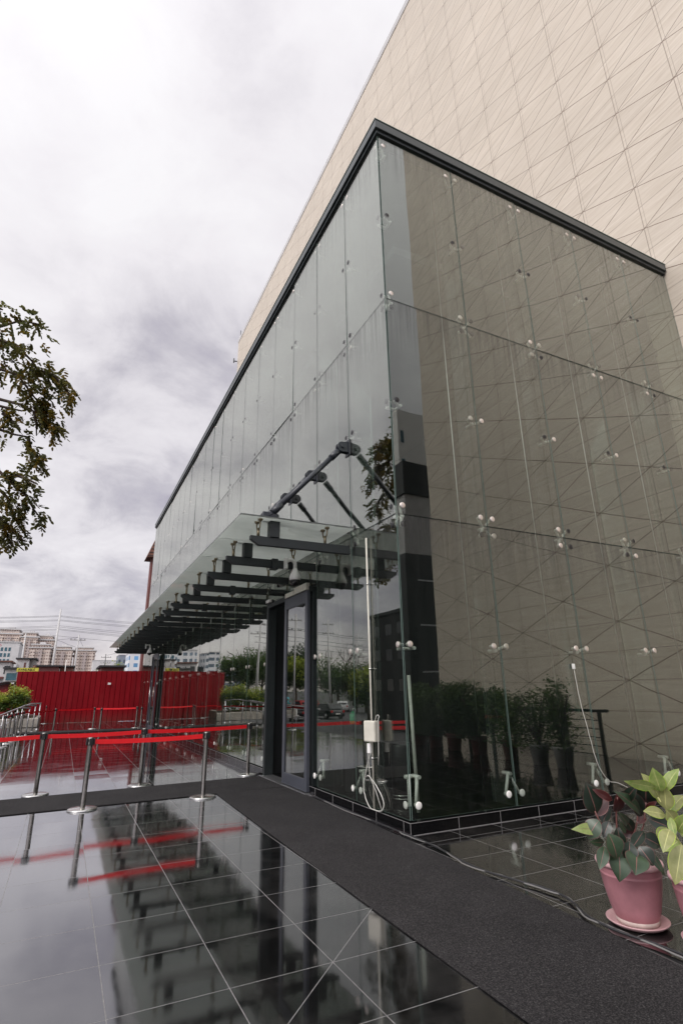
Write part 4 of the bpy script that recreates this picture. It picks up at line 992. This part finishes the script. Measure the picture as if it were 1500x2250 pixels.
def car(loc, rz, paint, label, h=1.55, suv=True, seed=0):
    t = thing('parked_car', label, 'car', loc, rz, 'cars in the car park'); L_, W_ = 4.5, 1.82
    b = MB(); body = [(-2.2, .32), (-2.25, .62), (-2.18, .92), (-.9, 1.0), (2.0, 1.02), (2.22, .85), (2.25, .45), (2.15, .28)]
    b.prism([(x, z) for x, z in body][::-1], -W_/2, W_/2, 1); ob = b.build('body', paint, t, bevel=.09, seg=3)
    top = [(-.95, 1.0), (-.25, h-.03), (.2, h), (1.5, h), (2.05, 1.02)] if suv else [(-.9, 1.0), (-.1, h-.05), (.9, h), (1.6, 1.02)]
    c = MB(); c.prism(top[::-1], -W_/2+.12, W_/2-.12, 1); c.build('cabin', paint, t, bevel=.06)
    g = MB(); x0, x1, x2, x3 = top[0][0], top[1][0], top[-2][0], top[-1][0]
    g.prism([(x0+.22, 1.05), (x1+.08, h-.12), (x2-.05, h-.12), (x3-.22, 1.05)][::-1], -W_/2+.108, W_/2-.108, 1)
    g.build('side_window', 'carglass', t)
    rw = MB(); rw.add([(x3+.004, -.62, 1.09), (x3+.004, .62, 1.09), (x2+.045, .55, h-.10), (x2+.045, -.55, h-.10)], [(0, 1, 2, 3)]); rw.build('rear_window', 'carglass', t)
    ww = MB(); ww.add([(x0-.01, -.68, 1.04), (x0-.01, .68, 1.04), (x1-.03, .60, h-.12), (x1-.03, -.60, h-.12)], [(3, 2, 1, 0)]); ww.build('windscreen', 'carglass', t)
    for x in (-1.4, 1.4):
        for y in (-W_/2+.1, W_/2-.1):
            w = MB().lathe([(.0, -.11), (.30, -.11), (.335, -.08), (.335, .08), (.30, .11), (0, .11)], (x, y, .335), 22, (0, 1, 0)).build('wheel', 'tyre', t)
            MB().lathe([(0, -.115), (.2, -.115), (.2, .115), (0, .115)], (x, y, .335), 18, (0, 1, 0)).build('rim', 'satin', w)
    for y in (-.72, .72):
        MB().box((2.2, y-.13, .70), (2.262, y+.13, .92)).build('tail_light', 'redlamp', t, bevel=.02)
        MB().box((-2.262, y-.14, .62), (-2.19, y+.14, .76)).build('headlight', 'white', t, bevel=.02)
    MB().box((2.255, -.26, .5), (2.272, .26, .64)).build('number_plate', 'white', t)
    return t
MT['p_black'] = pm('black_paint', (.01, .01, .012), .15, ior=1.6); MT['p_red'] = pm('red_paint', (.42, .02, .02), .2, ior=1.6); MT['p_white'] = pm('white_paint', (.72, .72, .73), .2, ior=1.6)
MT['p_teal'] = pm('teal_paint', (.05, .32, .38), .25)
car((-22.8, 51.5, -1.5), R(-95), 'p_black', 'black hatchback seen from the back with red tail lights, reflected right of the door', 1.6)
car((-19.0, 50.5, -1.5), R(-62), 'p_black', 'black car at an angle, reflected in the sliding door pane', 1.5)
car((-27.5, 72, -1.5), R(-100), 'p_red', 'red car parked behind the black ones, reflected in the door pane', 1.6)
car((-33, 80, -1.5), R(-90), 'p_red', 'second red car farther right of the red one in the reflection', 1.5)
car((-33.5, 69, -1.5), R(-60), 'p_white', 'white estate car reflected behind the black hatchback', 1.5)
car((-17.8, 72, -1.5), R(-80), 'p_white', 'white van-like car reflected left of the doorway', 1.9)
car((-15.4, 66, -1.5), R(-80), 'p_white', 'white car reflected beyond the stair handrails', 1.5)
car((-38, 108, -1.5), R(-90), 'p_teal', 'small teal vehicle far back, reflected in the door pane', 1.7)
# hedge strip and kerb behind the cars
def hedge(x0, x1, y0, y1, h, label, seed):
    rng = random.Random(seed); t = thing('hedge', label, 'hedge', ((x0+x1)/2, (y0+y1)/2, -1.5)); P_ = []
    for _ in range(900): P_.append((rng.uniform(x0-x1, x1-x0)/2, rng.uniform(y0-y1, y1-y0)/2, rng.uniform(.05, 1)*h))
    leaf_cards(rng, P_, .22, .15, 6).build('leaves', ['lf_mid'], t)
hedge(-52, -22, 84, 88, 3.2, 'clipped green hedge behind the parked cars in the reflection', 3)
# dark kiosk
t = thing('dark_building', 'black boxy building with pale sills reflected beside the white pole', 'building', (-23.5, 33.5, -1.5))
MB().box((-3.5, -3.2, .01), (3.5, 3.0, 9.1)).build('wall', 'black', t)
MB().box((-3.7, -3.4, 9.11), (3.7, 3.2, 9.35)).build('roof', 'dark', t)
for z in (3.0, 5.4, 7.4):
    for y in (-2, 0, 2): MB().box((3.5, y-.5, z), (3.54, y+.5, z+.9)).build('window', 'carglass', t)
# buildings behind the photographer, mirrored in the strip at the glass corner
t = thing('grey_tower', 'pale grey tower block mirrored in the glass strip at the corner', 'building', (24.3, -38, -1.5))
MB().box((-1.6, -3, .01), (6, 3, 29.6)).build('wall', 'white', t)
for z in (14, 17, 20, 23, 26): MB().box((-1.3, 3.0, z), (-.9, 3.03, z+1.3)).build('window', 'winb', t)
t = thing('dark_block', 'dark low block with thin light strips mirrored low in the corner glass', 'building', (27, -32, -1.5))
MB().box((-7.5, -2.5, .01), (9, 2.5, 13.2)).build('wall', 'black', t)
MB().box((-7.4, -2.4, 13.21), (9, 2.4, 18.4)).build('upper_wall', 'concl', t)
MB().box((-7.6, -2.6, 18.41), (9.1, 2.6, 21.2)).build('cornice', 'dark', t)
for z in (4, 7.5, 11): MB().box((-6.5, 2.5, z), (-2, 2.53, z+.12)).build('light_strip', 'satin', t)

# ------------------------------------------------------------------ skyline beyond the fence
MT['condo'] = mat_facade('cream_condo_facade', (.60, .50, .44), (.20, .15, .14), 3.4, 4.4, .5, .42, trim=(.68, .60, .54))
MT['condo_shade'] = mat_facade('shaded_condo_facade', (.44, .37, .35), (.16, .13, .13), 3.6, 4.4, .4, .45)  # darker copy of the tower facade for middle bays, shade put into its colours
MT['aptb'] = mat_facade('blue_window_facade', (.70, .71, .74), (.10, .24, .42), 2.6, 2.3, .5, .55); MT['aptg'] = mat_facade('grey_office_facade', (.22, .25, .30), (.06, .08, .12), 3.2, 2.8, .7, .4)
MT['aptw'] = mat_facade('white_block_facade', (.72, .72, .74), (.13, .17, .22), 3.0, 2.9, .55, .5)
def far(px, py, Y): p = at_y(px, py, Y); return p
def condo(x0, x1, ytop, Y, label, front_h=0):
    a, b = far(x0, 1440, Y), far(x1, 1440, Y); zt = far((x0+x1)/2, ytop, Y).z; w = b.x-a.x
    t = thing('condo_tower', label, 'building', ((a.x+b.x)/2, Y, -1.5), 0, 'cream condominium towers'); h = zt+1.5
    k_ = Y/300; D_ = 16*k_; MB().box((-w/2, 0, .01), (w/2, D_, h*.90)).build('wall', 'condo', t)
    MB().box((-w/2+.8*k_, .8*k_, h*.90), (w*.36, D_-k_, h-1.1*k_)).build('penthouse', 'condo', t)
    MB().box((-w/2-.6*k_, -.6*k_, h*.895), (w/2+.6*k_, D_+.6*k_, h*.915)).box((-w/2+.2*k_, .2*k_, h-1.1*k_), (w*.36+.6*k_, D_-.4*k_, h-.6*k_)).box((-w/2-.3*k_, -.3*k_, h*.80), (w/2+.3*k_, D_+.3*k_, h*.808)).build('cornice', 'concl', t)
    MB().box((-w*.1, 5*k_, h-.6*k_), (w*.15, 10*k_, h+.6*k_)).build('rooftop_box', 'concl', t)
    for fx in (-.34, .0, .34):
        MB().box((w*fx-w*.09, -.9*k_, 2), (w*fx+w*.09, -.01, h*.86)).build('bay', 'condo_shade' if fx == 0 else 'condo', t)
condo(-14, 40, 1378, 1040, 'tallest cream tower at the left frame edge above the white building')
condo(40, 78, 1386, 1010, 'second tall cream tower from the left frame edge'); condo(78, 115, 1393, 1025, 'third tall cream tower from the left, behind the nearer tower')
condo(63, 112, 1412, 900, 'nearer cream tower standing in front of the third tall one'); condo(114, 160, 1417, 905, 'cream tower directly behind the tallest electricity pole')
condo(163, 209, 1419, 910, 'rightmost cream tower of the group')
def block(x0, x1, ytop, Y, mat, label, d=12, name='apartment_block'):
    a, b = far(x0, 1450, Y), far(x1, 1450, Y); zt = far((x0+x1)/2, ytop, Y).z; w = b.x-a.x
    t = thing(name, label, 'building', ((a.x+b.x)/2, Y, -1.5)); MB().box((-w/2, 0, .01), (w/2, d, zt+1.5)).build('wall', mat, t)
    MB().box((-w/2-.15, -.15, zt+1.51), (w/2+.15, d+.15, zt+1.8)).build('parapet', 'concl', t); return t, w, zt+1.5
t, w, h = block(-20, 38, 1412, 150, 'wallw', 'white commercial building with blue windows and red letters at the left frame edge')
for r in range(3):
    for c in range(6):
        x = w/2-2.25-c*.80; z = h-2.0-r*1.35; MB().box((x, -.05, z), (x+.5, .02, z+.85)).build('window', 'winb', t)
def text(s_, size, mat, parent, loc, name='lettering', rz=0, depth=.01):
    cu = bpy.data.curves.new(name, 'FONT'); cu.body = s_; cu.size = size; cu.extrude = depth; o = bpy.data.objects.new('tmp', cu); COL.objects.link(o)
    me = bpy.data.meshes.new_from_object(o); bpy.data.objects.remove(o); me.materials.clear(); me.materials.append(MT[mat])
    q = bpy.data.objects.new(name, me); COL.objects.link(q); q.parent = parent; q.location = loc; q.rotation_euler = (R(90), 0, rz); return q
text('AGO', .62, 'redtext', t, (w/2-5.2, -.06, h-.85))
block(261, 284, 1440, 210, 'aptg', 'grey-blue glass office block beyond the fence near the canopy tip'); block(283, 330, 1436, 190, 'aptb', 'white apartment block with blue windows just left of the far glass door')
block(205, 262, 1452, 320, 'wallw', 'distant pale low block behind the green tree')
# low buildings just over the fence
def low(x0, x1, ytop, Y, mat, label, d=5, roof='roofd'):
    a, b = far(x0, 1460, Y), far(x1, 1460, Y); zt = far((x0+x1)/2, ytop, Y).z; w = b.x-a.x
    t = thing('low_building', label, 'building', ((a.x+b.x)/2, Y, -1.5)); MB().box((-w/2, 0, .01), (w/2, d, zt+1.4)).build('wall', mat, t)
    MB().box((-w/2-.2, -.3, zt+1.41), (w/2+.2, d+.2, zt+1.56)).build('roof', roof, t); return t, w, zt+1.5
t, w, h = low(37, 63, 1447, 72, 'wallw', 'small white house with dark roof edge left of the banner'); MB().box((w/2-.5, -.04, h-1.2), (w/2-.3, .02, h-.5)).build('window', 'redwall', t)
low(62.5, 76, 1447, 73.5, 'conc', 'plain grey wall block attached right of the small white house')
t, w, h = low(-30, 22, 1453, 68, 'wallw', 'white shop house with brown balcony at the left frame edge', roof='rust')
MB().box((-w/2, -.5, h-1.9), (w/2-.4, .0, h-1.7)).build('balcony', 'redwall', t)
for k, x in enumerate((-1.6, -.3, 1.0)): MB().box((w/2-1.5+x, -.04, h-1.4), (w/2-.9+x, .02, h-.5)).build('window', 'carglass', t)
MB().box((w/2-1.2, -.06, h-3.4), (w/2-.5, .0, h-2.3)).build('shutter', 'blue', t)
t, w, h = low(14, 37, 1468, 60, 'concl', 'grey lean-to with a dark window just above the lower red fence'); MB().box((-.3, -.04, h-1.2), (.6, .02, h-.5)).build('window', 'winb', t)
low(78, 131, 1463, 66, 'redwall', 'dark roofed shed behind the fence at the foot of the tall pole'); low(133, 162, 1464, 67, 'rust', 'brown roofed shed right of the tall pole')
t, w, h = low(224, 272, 1464, 45, 'redwall', 'dark roofed shed just beyond the red fence right of centre')
t = thing('yellow_banner', 'yellow banner reading AVAILABLE over the fence top', 'banner', tuple(far(61, 1471.5, 58))); MB().box((-.95, 0, -.22), (.95, .03, .16)).build('cloth', 'yellow', t); text('AVAILABLE', .30, 'text', t, (-.84, -.014, -.10))
t = thing('round_sign', 'round orange sign right of the small white house', 'sign', tuple(far(76, 1466, 60))); MB().lathe([(0, 0), (.16, 0), (.17, .03), (0, .03)], (0, 0, 0), 20, (0, -1, 0)).build('disc', 'rust', t); MB().path([(0, .05, -2), (0, .05, 0)], .03).build('post', 'dark', t)
tree(tuple(far(234, 1497, 80)*1)[:2]+(-1.5,), 8.2, 2.6, 'green treetop showing above the dark roofed shed', ('lf_mid', 'lf_yel'), 71, 260, .3, 'trees beyond the fence')
tree(tuple(far(186, 1497, 82)*1)[:2]+(-1.5,), 6.9, 1.9, 'scrubby brownish treetop over the fence before the rightmost tower', ('lf_tree2', 'lf_mid'), 72, 160, .26, 'trees beyond the fence')
tree(tuple(far(150, 1497, 90)*1)[:2]+(-1.5,), 7.4, 1.9, 'small green treetop between the two electricity poles', ('lf_mid', 'lf_mid'), 73, 160, .26, 'trees beyond the fence')
t = thing('end_building', 'narrow dull red building with tiled eave peeking past the far end of the hall', 'building', (1.5, 33, -1.5))
e0, e1 = at_y(321, 1226, 33), at_y(343, 1183, 33)
MB().box((at_y(333, 1226, 33).x-1.5, 0, .01), (6, .8, e0.z+1.5)).build('wall', 'redwall', t)
x0_, x1_, z0_, z1_ = e0.x-1.5, e1.x-1.5, e0.z+1.5, e1.z+1.5
MB().prism([(x0_, z0_+.005), (x1_+5, z0_+.005), (x1_+5, z1_+1.0), (x1_, z1_)], -.4, 1.2, 1).build('tiled_eave', 'rust', t)
rb_ = MB()
for k in range(6):
    q = (k+.5)/6; rb_.box((x0_+(x1_-x0_)*q, -.43, z0_+(z1_-z0_)*q-.04), (x1_+5, -.401, z0_+(z1_-z0_)*q))
rb_.build('tile_course', 'roofd', t)
# poles on the skyline
def sky_pole(bx, by, tx, ty, Y, label, r, arms, mat='concl'):
    b, tp = far(bx, by, Y), far(tx, ty, Y); util_pole((b.x, Y, -1.5), tp.z+1.5, label, arms, r, 'utility_pole', mat, (tp.x-b.x, 0))
sky_pole(115, 1470, 134, 1338, 70, 'tallest pale electricity pole rising above the fence before the cream towers', .17, 0)
sky_pole(162, 1473, 174, 1395, 72, 'shorter pale electricity pole between the two rightmost cream towers', .13, 1)
sky_pole(50, 1447, 57, 1392, 85, 'slim pale blue pole in front of the second cream tower', .14, 0, 'concl')
sky_pole(144, 1475, 146, 1450, 60, 'short thin white post above the fence', .05, 0, 'white')
sky_pole(232, 1455, 233, 1437, 110, 'small pole with insulators above the green treetop', .10, 2, 'dark')
def wire(pts, Y, i, sag=3, r=.018):
    P_ = []
    for k in range(len(pts)-1):
        (x0, y0), (x1, y1) = pts[k], pts[k+1]
        for j in range(8):
            t_ = j/8; P_.append(at_y(x0+(x1-x0)*t_, y0+(y1-y0)*t_+sag*4*t_*(1-t_)*.3, Y))
    P_.append(at_y(*pts[-1], Y))
    MB().path(P_, r, 5).build('overhead_wire', 'wire', label='thin dark overhead wire crossing the sky above the red fence', category='wire', group='overhead wires')
for i, (yl, yp, yr) in enumerate(((1356, 1353, 1366), (1358, 1355, 1369), (1364, 1362, 1374), (1367, 1364, 1377), (1379, 1375, 1388), (1381, 1378, 1392), (1385, 1382, 1397), (1388, 1384, 1400))):
    wire([(-60, yl+1), (131, yp), (250+70, yr+4)], 70, i)
wire([(0, 1401), (124, 1408)], 70, 9, 5); wire([(124, 1406), (172, 1400)], 70, 10, 4); wire([(126, 1407), (150, 1417), (165, 1422)], 70, 11, -3); wire([(174, 1400), (182, 1420)], 72, 12, 3); wire([(115, 1396), (260, 1410), (330, 1420)], 72, 13, 2); wire([(235, 1440), (262, 1433), (300, 1425)], 110, 14, 2, .03)
# mirrored wires above the car park
for k, (z, dz) in enumerate(((9.4, 0), (8.9, .3), (8.0, .2), (7.6, 0), (6.6, .3))):
    P_ = [(-62+4*j, 78-1.3*j, z+dz*.1*j+.5*((j-5)/5)**2) for j in range(12)]
    MB().path(P_, .03, 5).build('overhead_wire', 'wire', label='overhead wire sagging across the car park, seen in the glass', category='wire', group='car park wires')
# white apartment blocks far along the car park, mirrored beside the far glass door
for i, (x, y, w_, h_, lab) in enumerate(((-36, 250, 11, 21, 'white apartment block mirrored nearest the far door'), (-47, 262, 9, 22, 'white apartment block mirrored second from the far door'), (-58, 255, 7, 20.5, 'white apartment block mirrored third from the far door'), (-68, 250, 5, 17.5, 'small grey-blue block mirrored beside the trees'))):
    t = thing('apartment_block', lab, 'building', (x, y, -1.5)); MB().box((-w_/2, 0, .01), (w_/2, 12, h_)).build('wall', 'aptw' if i < 3 else 'aptg', t); MB().box((-w_/2-.3, -.3, h_), (w_/2+.3, 12.3, h_+.4)).build('parapet', 'concl', t)
